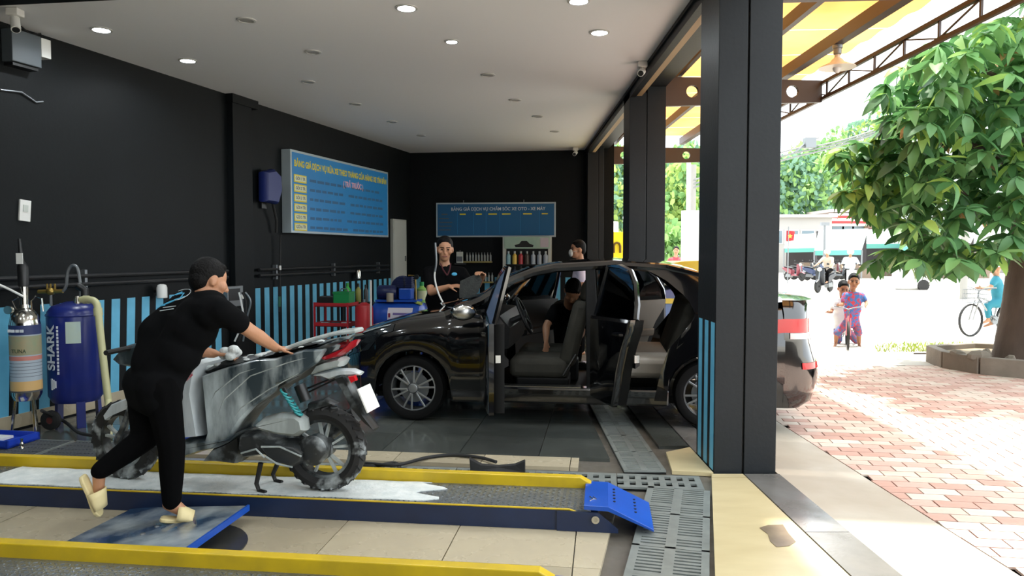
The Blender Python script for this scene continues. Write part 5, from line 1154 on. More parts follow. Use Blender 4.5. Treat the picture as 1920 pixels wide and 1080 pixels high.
tb = thing('tool_box', 'green plastic tool box on top of the red trolley', 'tool box', ontr(.12, 0, .813), R(-12)); MB().box((-.13, -.1, 0), (.11, .1, .17)).build('body', GRN, tb, bevel=.008); MB().box((-.135, -.105, .17), (.115, .105, .195)).build('lid', GRN, tb); MB().tube([(-.07, 0, .19), (-.05, 0, .235), (.04, 0, .235), (.06, 0, .19)], .01, 8).build('handle', GREYM, tb)
o = MB().box((-.10, -.09, 0), (.10, .09, .13)).build('black_case', BLACKP, bevel=.01); o.location = ontr(-.14, 0, .813); tag(o, 'small black case beside the green tool box', 'case')
for i in range(3):
    o = MB().cbox((0, 0, .02), (.12, .1, .04), (0, 0, .3 * i)).build('tool', (GREYM, BLACKP, WHITEP)[i], bevel=.01); o.location = ontr(-.17 + i * .16, -.02, .535); tag(o, ('grey metal tool on the trolley middle shelf', 'black tool on the trolley middle shelf', 'pale tool at the right of the trolley middle shelf')[i], 'tool')
p2 = at(683, 600, 10.35); rt = thing('red_cylinder', 'red steel cylinder standing beside the red trolley', 'gas cylinder', (p2.x, 10.35, 0)); MB().lathe([(.12, 0), (.125, .02), (.125, .78), (.11, .83), (.05, .86), (.03, .87)], n=28).build('vessel', RED, rt, smooth=True); MB().lathe([(.1265, .48), (.1265, .495)], n=28, caps=False).build('band', mat('faded_band', 'c77', .5) if 0 else mat('faded_band', 'c08078', .5), rt); MB().tube([(0, 0, .86), (0, 0, .91)], .018, 10).build('valve', GREYM, rt)
for px, py, D, h, rr, c1, c2, lb in ((652, 568, 10.75, .28, .05, '3ab04a', '2a8a3a', 'tall green bottle behind the tool box'), (672, 568, 10.8, .27, .04, '8a8a3a', '20201c', 'olive and black bottle beside the red cylinder'), (686, 566, 10.85, .25, .035, '3a3d40', '20201c', 'dark bottle on the stand behind the red cylinder')):
    q = at(px, py, D); bottle((q.x, D, .845), rr, h, mat('bc' + c1, c1, .4), mat('bc' + c2, c2, .4), lb, 'bottles by the trolley')
q = at(672, 568, 10.8); o = MB().box((-.28, -.06, -.03), (.22, .10, 0)).build('wall_ledge', BLACKP); o.location = (q.x, q.y, .844); tag(o, 'black ledge carrying bottles behind the red trolley', 'ledge'); MB().box((-.27, .05, -.844), (-.24, .09, -.03)).build('bracket', BLACKP, o); MB().box((.18, .05, -.844), (.21, .09, -.03)).build('bracket', BLACKP, o)
q = at(697, 525, 10.3); o = MB().tube([(0, 0, .0), (0, 0, 1.18)], .014, 8).build('white_pole', WHITEP); o.location = (q.x + .0, 10.22, 0); tag(o, 'thin white pole standing between red cylinder and compressor', 'pole')
cp = at(742, 585, 10.5); CB = mat('compressor_blue', '1f4fb0', .3); co = thing('air_compressor', 'blue air compressor with horizontal tank near the back wall', 'compressor', (cp.x + .04, 10.55, 0), R(-10))
MB().lathe([(.02, -.40), (.14, -.385), (.20, -.34), (.215, -.28), (.215, .28), (.20, .34), (.14, .385), (.02, .40)], (0, 0, .66), 'x', 28).build('tank', CB, co, smooth=True)
for x in (-.25, .25):
    for y in (-.13, .13): MB().bar((x, y, .5), (x, y * 1.2, 0), .05, .03).build('leg', CB, co)
rows = [[(x, -(.219) * cos(a), .66 + .219 * sin(a)) for x in (-.10, .0, .14, .26)] for a in (-.2, .1, .4, .65)]
MB().grid(rows).build('label', mat('label_white', 'd6d2dc', .5), co, smooth=True)
MB().grid([[(x, -(.222) * cos(a), .66 + .222 * sin(a)) for x in (-.02, .0, .14, .24)] for a in (.16, .30)]).build('label_print', mat('purple_print', '6a5a9a', .5), co, smooth=True); MB().cbox((-.07, -.222, .69), (.03, .006, .06)).build('label_mark', mat('maroon_print', '8a3050', .5), co)
DN = mat('dark_navy_metal', '1a2450', .4)
pm_ = MB(); pm_.box((-.30, -.14, .87), (.30, .14, .90)); pm_.build('mount_plate', CB, co)
MB().lathe([(.09, -.14), (.10, -.12), (.10, .10), (.07, .14)], (-.16, 0, 1.0), 'x', 18).build('motor', DN, co, smooth=True)
m = MB().box((.02, -.08, .90), (.20, .08, 1.06));  m.build('crankcase', CB, co, bevel=.015)
for x in (.04, .16):
    m = MB()
    for k in range(6): m.cbox((x, 0, 1.08 + k * .025), (.095, .12, .014))
    m.cbox((x, 0, 1.14), (.07, .09, .16)); m.build('cylinder_head', DN, co)
MB().lathe([(.17, -.02), (.18, 0), (.17, .02)], (.0, .17, 1.05), 'y', 24).build('belt_guard', DN, co, smooth=True)
MB().tube([(.16, -.06, 1.24), (.26, -.06, 1.24), (.27, -.06, .9)], .012, 8).build('copper_pipe', BR, co, smooth=True); MB().lathe([(.035, 0), (.035, -.02)], (.28, -.06, 1.22), 'y', 14).build('gauge', BLACKP, co)
MB().lathe([(.05, 0), (.05, .12)], (-.08, -.15, .875), n=16).build('filter_can', mat('beige_filter', '9a9284', .5), co, smooth=True); MB().cbox((.32, -.1, .86), (.10, .06, .03), (0, .3, 0)).build('warning_tag', mat('lime_tag', 'b0c060', .5), co)
q = at(791, 566, 10.9); bb_ = thing('plastic_drum', 'blue plastic drum under the green bottle near the man', 'drum', (q.x, 10.9, 0)); MB().lathe([(.10, 0), (.115, .05), (.115, .6), (.12, .62), (.12, .66), (.1, .66), (.1, .83), (.0, .83)], n=22).build('body', DB, bb_, smooth=True); MB().lathe([(.118, .3), (.122, .31), (.118, .32)], n=22, caps=False).build('hoop', DB, bb_)
bottle((q.x, 10.9, .832), .072, .30, mat('lime_bottle', '86b85a', .4), GRN, 'fat lime green bottle with pale label on the blue drum', None, mat('cream_label', 'c3c9a0', .5))
# ------------------------------------------------------------------ tree in the yard
BARK = mat('grey_brown_bark', '6b5a50', .9, noise='54463e', scale=6, stretch=(1, 1, .35), bump=.8, bscale=14)
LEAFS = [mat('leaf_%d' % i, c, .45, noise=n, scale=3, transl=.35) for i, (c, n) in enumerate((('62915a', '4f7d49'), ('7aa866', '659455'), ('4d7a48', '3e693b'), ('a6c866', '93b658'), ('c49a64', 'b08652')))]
tb_ = G(1905, 700); TX, TY = 6.95, 10.0
tree = thing('tree', 'broad leaved green tree with thick trunk at the right edge', 'tree', (TX, TY, 0))
def wob(p, q, n, a): return [V(p) + (V(q) - V(p)) * (k / n) + V((random.uniform(-a, a), random.uniform(-a, a), 0)) for k in range(n + 1)]
MB().tube([(TX, TY, -.05), (TX + .0, TY, .25), (TX + .03, TY, .9), (TX + .06, TY, 1.6), (TX + .08, TY, 2.4), (TX + .10, TY + .05, 3.4), (TX + .05, TY, 4.6)], [.47, .40, .34, .31, .28, .24, .16], 18).build('trunk', BARK, tree, True, smooth=True)
for p, q in (((TX + .05, TY, 1.9), (5.2, 8.8, 2.3)), ((TX + .1, TY, 2.5), (5.0, 9.0, 3.1)), ((TX + .1, TY, 3.0), (6.2, 8.6, 3.6)), ((TX, TY, 3.4), (5.6, 9.6, 4.2)), ((TX + .1, TY, 2.2), (6.3, 8.4, 2.2)), ((TX, TY, 3.6), (7.6, 9, 4.6))):
    pts = wob(p, q, 6, .06); MB().tube(pts, [.09 - .012 * i for i in range(7)], 8).build('branch', BARK, tree, True, smooth=True)
# leaf: boat shaped blade, 8 quads
def leaf_mesh(L, W, droop, fold):
    vs = []; fs = []; n = 4
    for i in range(n + 1):
        t = i / n; w = W * sin(pi * min(1, t * .92 + .06)) ** .8 * (1 - .25 * t); z = -droop * t * t
        vs += [(-w, L * t, z + fold * w), (0, L * t, z), (w, L * t, z + fold * w)]
    for i in range(n):
        k = 3 * i; fs += [(k, k + 1, k + 4, k + 3), (k + 1, k + 2, k + 5, k + 4)]
    return vs, fs
LM = []
for i in range(4):
    L_, W_, d_, f_ = ((.27, .065, .05, .25), (.24, .06, .09, .3), (.30, .07, .03, .2), (.22, .055, .12, .35))[i]
    LM.append(leaf_mesh(L_, W_, d_, f_))
# crown outline in the picture, filled with whorls of leaves at real depths
CR = [(1560, 300), (1575, 270), (1640, 262), (1660, 235), (1650, 190), (1662, 150), (1720, 95), (1800, 60), (1880, 25), (1960, -10), (1960, 470), (1900, 462), (1860, 480), (1800, 500), (1740, 498), (1690, 505), (1640, 490), (1650, 470), (1700, 452), (1690, 425), (1640, 412), (1590, 390), (1582, 350), (1600, 330), (1565, 318)]
def inside(x, y, P):
    r = False
    for i in range(len(P)):
        a, b = P[i - 1], P[i]
        if (a[1] > y) != (b[1] > y) and x < (b[0] - a[0]) * (y - a[1]) / (b[1] - a[1]) + a[0]: r = not r
    return r
rng = random.Random(11); whorls = []
while len(whorls) < 1250:
    px, py = rng.uniform(1550, 2150), rng.uniform(-230, 510)
    if px < 1950:
        if py > -10 and not inside(px, py, CR): continue
        if py <= -10 and px < 1960 - (py + 10) * -.9: continue
    elif py > 455: continue
    edge = min(1, max(0, (px - 1560) / 260)); D = rng.uniform(9.3 - 1.3 * edge, 9.9 + 1.6 * edge) if px < 1700 else rng.uniform(7.9, 11.4)
    whorls.append((at(px, py, D), px, py, D))
leaves = []
for c, px, py, D in whorls:
    n = rng.randint(4, 7); tilt = rng.uniform(.15, .75); a0 = rng.uniform(0, 6.3); ax = Euler((rng.uniform(-.4, .4), rng.uniform(-.4, .4), 0)).to_matrix()
    for k in range(n):
        a = a0 + 2 * pi * k / n + rng.uniform(-.25, .25)
        M = Matrix.Translation(c) @ (ax @ Euler((-tilt + rng.uniform(-.25, .25), rng.uniform(-.3, .3), a), 'XYZ').to_matrix()).to_4x4() @ Matrix.Diagonal((1, 1, 1, 1)) @ Matrix.Scale(rng.uniform(.8, 1.3), 4)
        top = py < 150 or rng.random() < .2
        mi = 3 if (rng.random() < .10 or (px < 1640 and rng.random() < .35)) else (4 if rng.random() < .012 else (1 if top and rng.random() < .6 else rng.choice((0, 0, 1, 2, 2))))  # paler greens at top and left put sunlight into the leaf colour
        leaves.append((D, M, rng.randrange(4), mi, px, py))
infr = [l for l in leaves if l[4] < 1915 and l[5] > 5]; infr.sort(key=lambda l: l[0] + (0 if l[4] > 1600 else -.5)); big = set(id(l) for l in infr[:300])
LMD = {}
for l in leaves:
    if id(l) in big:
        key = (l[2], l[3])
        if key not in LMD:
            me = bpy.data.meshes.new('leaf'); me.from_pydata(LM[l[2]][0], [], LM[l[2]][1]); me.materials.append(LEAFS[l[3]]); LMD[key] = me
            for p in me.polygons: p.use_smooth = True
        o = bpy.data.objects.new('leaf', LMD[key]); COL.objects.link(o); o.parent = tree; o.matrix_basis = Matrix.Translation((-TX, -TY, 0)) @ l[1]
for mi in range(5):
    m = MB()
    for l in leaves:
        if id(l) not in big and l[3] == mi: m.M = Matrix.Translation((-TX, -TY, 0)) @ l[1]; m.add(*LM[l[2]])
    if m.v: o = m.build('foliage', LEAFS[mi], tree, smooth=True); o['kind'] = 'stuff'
# planter kerb and rubble
KC = mat('weathered_kerb', '8d8275', .85, noise='776c60', scale=4, bump=.4, bscale=18)
k1 = [G(1775, 690), G(1840, 708), G(1990, 716)]; k0 = [G(1775, 690) + V((-.05, .16, 0))]
pk = thing('tree_planter', 'low angled concrete kerb around the tree foot', 'planter', (TX, TY, 0))
ring_ = [(6.02, 10.3), (6.18, 9.78), (6.62, 9.36), (7.6, 9.2), (8.1, 9.9), (8.0, 10.9), (7.0, 11.3), (6.2, 11.0)]
for i in range(len(ring_)):
    a, b = V(ring_[i] + (0,)), V(ring_[(i + 1) % len(ring_)] + (0,)); MB().bar(a + V((0, 0, .06)), b + V((0, 0, .06)), .13, .26).build('kerb_stone', KC, pk, True, bevel=.01)
MB().prism([(p[0] * .97 + TX * .03, p[1] * .97 + TY * .03) for p in ring_], -.04, .12).build('soil', mat('dry_soil', '9a8c78', .95, noise='84765f', scale=7, bump=.6, bscale=20), pk, True)
for k, (x, y, s_) in enumerate(((6.2, 9.85, .16), (6.35, 9.95, .12), (6.5, 9.7, .09), (6.1, 10.15, .12), (6.75, 9.65, .08))):
    o = MB().ell((0, 0, 0), (s_, s_ * .7, s_ * .55), Euler((k, k * 2, k)).to_matrix(), 7, 5).build('rubble_stone', KC); o.location = (x, y, .12 + s_ * .4); tag(o, ('largest broken concrete lump on the planter edge', 'second broken lump beside the largest one on the planter', 'small stone on the planter near the trunk', 'grey broken lump at the planter left corner', 'smallest stone in front of the trunk')[k], 'stone')
# verge grass
m = MB(); GR = mat('verge_grass', 'a9b45c', .8, noise='8aa048', scale=4)
for k in range(620):
    px = random.gauss(1740, 60); py = random.uniform(645, 660)
    if px < 1640 or px > 1835: continue
    p = G(px, py, -.05); h = random.uniform(.03, .10); a = random.uniform(0, 6.3); dx, dy = .012 * cos(a), .012 * sin(a)
    m.add([p + V((-dx, -dy, 0)), p + V((dx, dy, 0)), p + V((random.uniform(-.04, .04), random.uniform(-.04, .04), h))], [(0, 1, 2)])
o = m.build('grass', GR); tag(o, 'thin strip of green grass growing across the pale yard', 'grass', None, 'stuff')
p = G(1725, 664, -.05); o = MB().cbox((0, 0, .01), (.2, .04, .02), (0, 0, .1)).build('stick', mat('dark_stick', '4a4038', .8)); o.location = p; tag(o, 'dark stick lying on the bright pavement before the grass', 'stick')
# ------------------------------------------------------------------ bicycles, riders, scooters
def bicycle(name, label, loc, rz, s, frame, basket=False, group=None):
    r = thing(name, label, 'bicycle', loc, rz, group); w = .30 * s; wb = .95 * s; f = frame
    for x, nm in ((0, 'rear_wheel'), (wb, 'front_wheel')):
        t = MB().lathe([(w - .025 * s, -.02 * s), (w, -.015 * s), (w, .015 * s), (w - .025 * s, .02 * s), (w - .025 * s, -.02 * s)], (x, 0, w), 'y', 28, False).build(nm, BLACKR, r, smooth=True)
        for k in range(6): MB().tube([(x + .02 * cos(k * 1.05), 0, w + .02 * sin(k * 1.05)), (x + (w - .02) * cos(k * 1.05), 0, w + (w - .02) * sin(k * 1.05))], .003, 4).build('spoke', GREYM, t)
    T_ = lambda pts, rr, nm, mm: MB().tube(pts, rr, 8).build(nm, mm, r, smooth=True)
    st, bb2, hd = (.25 * s, 0, .68 * s), (.38 * s, 0, w * .95), (wb - .16 * s, 0, .72 * s)
    T_([hd, bb2, st], .018 * s, 'down_tube', f); T_([(0, 0, w), st], .010 * s, 'seat_stay', f); T_([(0, 0, w), bb2], .011 * s, 'chain_stay', f); T_([hd, (.27 * s, 0, .58 * s)], .015 * s, 'top_tube', f)
    for y in (-.04 * s, .04 * s): T_([(wb, y, w), (wb - .14 * s, y, .66 * s)], .012 * s, 'fork_leg', f)
    T_([(wb - .19 * s, 0, .84 * s), hd], .014 * s, 'stem', GREYM); T_([(wb - .26 * s, -.28 * s, .90 * s), (wb - .19 * s, -.12 * s, .88 * s), (wb - .18 * s, 0, .84 * s), (wb - .19 * s, .12 * s, .88 * s), (wb - .26 * s, .28 * s, .90 * s)], .013 * s, 'handlebar', GREYM)
    MB().ell((.20 * s, 0, .78 * s), (.12 * s, .06 * s, .035 * s)).build('saddle', BLACKP, r, smooth=True); T_([st, (.22 * s, 0, .77 * s)], .012 * s, 'seat_post', GREYM)
    cr_ = MB().lathe([(.08 * s, -.01), (.08 * s, .01)], (bb2[0], .04 * s, bb2[2]), 'y', 16).build('chainring', GREYM, r)
    for y, a in ((.07 * s, .6), (-.07 * s, .6 + pi)): T_([(bb2[0], y, bb2[2]), (bb2[0] + .15 * s * cos(a), y, bb2[2] + .15 * s * sin(a)), (bb2[0] + .15 * s * cos(a), y + (.08 * s if y > 0 else -.08 * s), bb2[2] + .15 * s * sin(a))], .01 * s, 'pedal', GREYM)
    if basket:
        m = MB(); B = (wb - .1 * s, 0, .74 * s)
        for k in range(9):
            a = -.15 + k * .0375; 
            for y in (-.13, .13): m.box((B[0] + a * s, y * s - .003, .62 * s), (B[0] + a * s + .006, y * s + .003, .86 * s))
        for z in (.62, .70, .78, .86):
            for y in (-.13, .13): m.box((B[0] - .15 * s, y * s - .004, z * s - .005), (B[0] + .15 * s, y * s + .004, z * s + .005))
            for x in (-.15, .15): m.box((B[0] + x * s - .004, -.13 * s, z * s - .005), (B[0] + x * s + .004, .13 * s, z * s + .005))
        m.box((B[0] - .15 * s, -.13 * s, .615 * s), (B[0] + .15 * s, .13 * s, .625 * s)); m.build('basket', GREYM, r)
    return r
PLA = mat('plaid_shirt', '3f6fae', .8, noise='c23a4a', scale=22, thresh=(.46, .58)); PLS = mat('plaid_shorts', '54618a', .8, noise='b0485a', scale=20, thresh=(.46, .58)); WSH = mat('white_shirt', 'd8d8d8', .8)
KSK = mat('child_skin', '9c6a4c', .55)
KB = G(1590, 655, -.05); Dk = KB.y
bicycle('child_bicycle', 'small child bicycle facing the viewer under the boys', (KB.x + .74 * cos(R(68)) , KB.y + .74 * sin(R(68)), -.05), R(-112), .78, mat('pink_frame', 'b86a74', .4))
def kid(label, hx, hy, D, foot, shirt, k, look, group=None):
    s = lambda x, y, d=0: at(x, y, D + d)
    J = dict(pelvis=s(hx - 4, hy + 72), hip_r=s(hx - 10, hy + 74), hip_l=s(hx + 2, hy + 74), head=s(hx, hy), neck=s(hx - 2, hy + 15), sh_r=s(hx - 17, hy + 25), sh_l=s(hx + 15, hy + 25),
             el_r=s(hx - 22, hy + 44, -.05), wr_r=s(hx - 30, hy + 34 + 10, -.25), el_l=s(hx + 24, hy + 40, -.05), wr_l=s(hx + 22, hy + 46, -.25),
             kn_r=s(foot[0][0], hy + 98, -.06), kn_l=s(foot[1][0], hy + 98, -.06), an_r=s(foot[0][0] - 1, foot[0][1]), an_l=s(foot[1][0] + 1, foot[1][1]), toe_r=s(foot[0][0] - 4, foot[0][1] + 6, -.12), toe_l=s(foot[1][0] + 4, foot[1][1] + 6, -.12))
    return person(label, J, look, k * 1.12, k * 1.72, skin=KSK, shirt=shirt, pants=PLS, vox=.013, shorts=True, group=group, sm=3)
kid('boy in blue and red plaid outfit straddling the small bicycle', 1601, 528, Dk + .48, ((1568, 644), (1610, 646)), PLA, .66, (-.35, -1, -.1), 'children on the bicycle')
kid('boy in white shirt sitting behind the plaid boy', 1581, 541, Dk + .85, ((1572, 645), (1606, 645)), WSH, .66, (-.15, -1, -.35), 'children on the bicycle')
# cyclist in teal
TEALC = mat('teal_cloth', '2a7a8c', .8); D = 14.2
cg = G(1850, 628, -.05); bicycle('adult_bicycle', 'adult bicycle with front basket beside the tree trunk', (at(1873, 628, cg.y).x + .21, cg.y + .07, -.05), R(200), 1.05, mat('grey_frame', '9a9a9a', .4), True)
s = lambda x, y, d=0: at(x - 7, y, cg.y + d)
J = dict(pelvis=s(1880, 564), hip_r=s(1880, 566, .1), hip_l=s(1880, 566, -.1), head=s(1874, 505), neck=s(1876, 516), sh_r=s(1874, 524, .16), sh_l=s(1874, 524, -.16), el_r=s(1862, 540, .2), wr_r=s(1848, 540, .22), el_l=s(1862, 542, -.2), wr_l=s(1846, 540, -.2),
         kn_r=s(1858, 574, .1), kn_l=s(1858, 572, -.1), an_r=s(1866, 606, .1), an_l=s(1860, 600, -.1), toe_r=s(1852, 612, .1), toe_l=s(1848, 606, -.1))
cy, _ = person('cyclist in teal clothes and pale hat riding past the trunk', J, (-1, -.1, -.1), .9, .95, shirt=TEALC, pants=TEALC, vox=.015, sleeve=.5, hair=None, pant=.8, sm=3)
MB().lathe([(.26, 0), (.2, .02), (.1, .09), (.01, .15)], tuple(J['head'] + V((0, 0, .05))), n=20).build('sun_hat', WSH, cy, True, smooth=True)
def scooter2(label, loc, rz, body, group=None, name='parked_scooter'):
    r = thing(name, label, 'scooter', loc, rz, group); m2 = body
    for x, nm in ((0, 'rear_wheel'), (1.22, 'front_wheel')): MB().lathe([(.17, -.05), (.24, -.05), (.265, 0), (.24, .05), (.17, .05), (.05, .06), (.05, -.06), (.17, -.05)], (x, 0, .265), 'y', 20, False).build(nm, BLACKR, r, smooth=True)
    MB().puff([(-.25, .62), (.1, .45), (.45, .35), (.5, .62), (.3, .74), (-.15, .80), (-.35, .78)], -.13, .13, .04).build('body', m2, r, smooth=True)
    MB().puff([(-.2, .78), (.45, .70), (.48, .78), (.1, .84), (-.2, .86)], -.12, .12, .03).build('seat', BLACKP, r, smooth=True)
    MB().puff([(.45, .28), (.95, .28), (1.0, .36), (.5, .38)], -.14, .14, .02).build('floorboard', m2, r, smooth=True)
    MB().puff([(.92, .32), (1.02, .4), (1.08, .75), (1.02, .98), (.94, .98), (.93, .6)], -.17, .17, .03).build('leg_shield', m2, r, smooth=True)
    MB().puff([(1.02, .42), (1.22, .56), (1.46, .44), (1.3, .50), (1.15, .50)], -.06, .06, .01).build('front_mudguard', m2, r, smooth=True)
    MB().tube([(1.22, 0, .265), (1.02, 0, .9)], .03, 8).build('fork', GREYM, r); MB().tube([(.95, -.33, 1.03), (1.0, -.1, 1.0), (1.0, .1, 1.0), (.95, .33, 1.03)], .02, 8).build('handlebar', BLACKP, r, smooth=True)
    MB().ell((1.07, 0, .95), (.07, .1, .08)).build('head_lamp', WHITEP, r, smooth=True); MB().puff([(-.1, .2), (.35, .18), (.4, .4), (0, .42)], -.1, .1, .03).build('engine', GREYM, r, smooth=True)
    for y in (-.28, .28): MB().ell((.93, y, 1.17), (.02, .06, .04)).build('mirror', BLACKP, r, smooth=True)
    return r
pals = [mat('sc_' + c, c, .4) for c in ('7a3a44', '2a2d33', '8a8f96', '3f4a66', 'a89a86', '5a2a30', '454a50')]
for k in range(7):
    D = 44 + (k % 3) * 1.2; px = 1476 + k * 12.5; p = G(px, 475 + 1.6 * FPX / D * 1.0, -.05)
    scooter2('%s parked scooter in the row by the market, %s from the column' % (('maroon', 'black', 'silver grey', 'slate blue', 'tan', 'dark red', 'charcoal')[k], ('first', 'second', 'third', 'fourth', 'fifth', 'sixth', 'seventh')[k]), (p.x, p.y, -.05), R(-70 + (k * 37) % 50), pals[k], 'scooters parked by the market')
def rider(label, px, py, D, shirt, rz, sclabel, helmet, hm, sc_m):
    loc = V((at(px, py, D).x, D, -.05)); scooter2(sclabel, loc, rz, sc_m, None, 'ridden_scooter'); M = Matrix.Translation(loc) @ Euler((0, 0, rz)).to_matrix().to_4x4(); w = lambda x, y, z: M @ V((x, y, z)); fw = (M.to_3x3() @ V((1, 0, -.1)))
    J = dict(pelvis=w(.15, 0, .93), hip_r=w(.17, -.1, .93), hip_l=w(.17, .1, .93), head=w(.34, 0, 1.62), neck=w(.30, 0, 1.47), sh_r=w(.27, -.19, 1.40), sh_l=w(.27, .19, 1.40), el_r=w(.5, -.28, 1.2), wr_r=w(.83, -.31, 1.07), el_l=w(.5, .28, 1.2), wr_l=w(.83, .31, 1.07),
             kn_r=w(.62, -.14, .85), kn_l=w(.62, .14, .85), an_r=w(.62, -.13, .44), an_l=w(.62, .13, .44), toe_r=w(.78, -.13, .40), toe_l=w(.78, .13, .40))
    q, _ = person(label, J, fw, 1., 1., shirt=shirt, vox=.03, sm=2, hide_face=True, sleeve=.95)
    MB().ell(J['head'] + V((0, 0, .04)), (.125, .14, .12)).build('helmet', helmet, q, True, smooth=True)
rider('rider in pale jacket and white helmet on the nearer road scooter', 1592, 540, 29, mat('pale_jacket', 'b9c6d2', .8), R(-110), 'white scooter ridden behind the two boys', WHITEP, None, WHITEP)
rider('rider in dark vest and cream cap left of the pale rider', 1556, 545, 31, mat('beige_top', 'b8a898', .8), R(-135), 'dark scooter ridden left of the pale rider', mat('cream_helmet', 'cfc2ae', .5), None, pals[1])
# ------------------------------------------------------------------ market stalls, buildings, flag
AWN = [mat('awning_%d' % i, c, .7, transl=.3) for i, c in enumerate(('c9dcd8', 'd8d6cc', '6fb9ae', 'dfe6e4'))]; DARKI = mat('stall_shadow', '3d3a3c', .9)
def stall(label, pl_, pr2, yb, yf, D, m, posts=True):
    a, b = at(pl_, yb, D + 3), at(pr2, yb - 3, D + 3); c, d = at(pl_ - 8, yf, D), at(pr2 - 12, yf - 1, D); r = thing('market_stall', label, 'stall', ((a.x + b.x) / 2, D, -.05), 0, 'market stalls')
    MB().hexa([c, d, b, a], [c + V((0, 0, .05)), d + V((0, 0, .05)), b + V((0, 0, .05)), a + V((0, 0, .05))]).build('awning', m, r, True)
    MB().hexa([c - V((0, .02, .3)), d - V((0, .02, .3)), d - V((0, -.02, .3)), c - V((0, -.02, .3))], [c - V((0, .02, 0)), d - V((0, .02, 0)), d + V((0, .02, 0)), c + V((0, .02, 0))]).build('valance', AWN[2], r, True)
    for p in (c, d): MB().tube([(p.x, p.y, -.05), p], .05, 8).build('post', GREYM, r, True)
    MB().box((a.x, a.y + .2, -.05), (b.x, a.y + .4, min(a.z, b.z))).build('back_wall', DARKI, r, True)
    MB().box((a.x + .4, D + .8, -.05), (b.x - .4, D + 1.6, .85)).build('counter', mat('stall_counter', '7a6a5c', .8), r, True)
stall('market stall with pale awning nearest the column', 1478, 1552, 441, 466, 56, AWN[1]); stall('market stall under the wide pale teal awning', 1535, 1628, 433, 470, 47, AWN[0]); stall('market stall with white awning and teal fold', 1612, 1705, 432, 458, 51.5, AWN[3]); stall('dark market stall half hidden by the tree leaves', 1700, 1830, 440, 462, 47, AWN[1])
def building(label, x0, x1, yt, D, m, wins, roof=None, dep=5):
    a, b = at(x0, yt, D), at(x1, yt, D); r = thing('building', label, 'building', ((a.x + b.x) / 2, D, -.05)); MB().box((a.x, D, -.05), (b.x, D + dep, a.z)).build('wall', m, r, True)
    MB().box((a.x - .3, D - .4, a.z), (b.x + .3, D + dep, a.z + .25)).build('roof', roof or m, r, True)
    W = b.x - a.x
    for i in range(wins[0]):
        for j in range(wins[1]):
            x = a.x + W * (i + .5) / wins[0]; z = a.z - 1.6 - j * 2.4
            if z < 1: continue
            f = MB().box((x - .6, D - .05, z - .6), (x + .6, D + .1, z + .6)).build('window', WHITEP, r, True); MB().box((x - .5, D - .08, z - .5), (x + .5, D - .04, z + .5)).build('pane', mat('far_pane', '6f8088', .2), f, True)
    return r
PINK = mat('pale_render', 'cdbfb8', .8); building('pale low building behind the market stalls', 1440, 1560, 408, 62, mat('grey_render', 'a9a6a2', .8), (4, 2)); bl2 = building('cream building with red lettered signboard behind the stalls', 1562, 1618, 398, 64, PINK, (3, 2)); building('brown brick shop building behind the tree', 1636, 1752, 428, 63, mat('brown_brick', '8f7466', .8), (5, 1)); building('far shop row hidden behind the tree trunk', 1768, 1990, 470, 60, mat('grey_shop', '8a8682', .8), (8, 1))
q = at(1592, 412, 63.8); MB().box((q.x - 1.7, 63.7, q.z - .55), (q.x + 1.7, 63.9, q.z + .55)).build('signboard', WSH, bl2, True)
for k in range(2): MB().box((q.x - 1.5, 63.66, q.z + .12 - k * .45), (q.x + 1.4, 63.7, q.z + .34 - k * .45)).build('sign_lettering', mat('sign_red', 'c03a3a', .6), bl2, True)
p = at(1478, 462, 40); fl = thing('flag', 'red flag with yellow star beside the column edge', 'flag', (p.x, 40, -.05)); MB().tube([(p.x, 40, -.05), (p.x, 40, at(0, 425, 40).z)], .03, 8).build('pole', GREYM, fl, True)
a, b = at(1475, 432, 40), at(1490, 434, 40); c, d = at(1489, 451, 40), at(1475, 453, 40); rows = [[tuple(a.lerp(b, t) + V((0, .05 * sin(t * 6), 0))) for t in (0, .25, .5, .75, 1)], [tuple(d.lerp(c, t) + V((0, .05 * sin(t * 6 + 1), 0))) for t in (0, .25, .5, .75, 1)]]
o = MB().grid(rows).build('cloth', mat('flag_red', 'd02028', .7), fl, True, smooth=True); cc = at(1481.5, 443, 39.85); st = [(.13 * (1 if k % 2 == 0 else .4) * sin(pi * k / 5), .13 * (1 if k % 2 == 0 else .4) * cos(pi * k / 5)) for k in range(10)]; MB().prism_y([(cc.x + x, cc.z + z) for x, z in st], cc.y, cc.y + .02).build('star', YTX, fl, True)
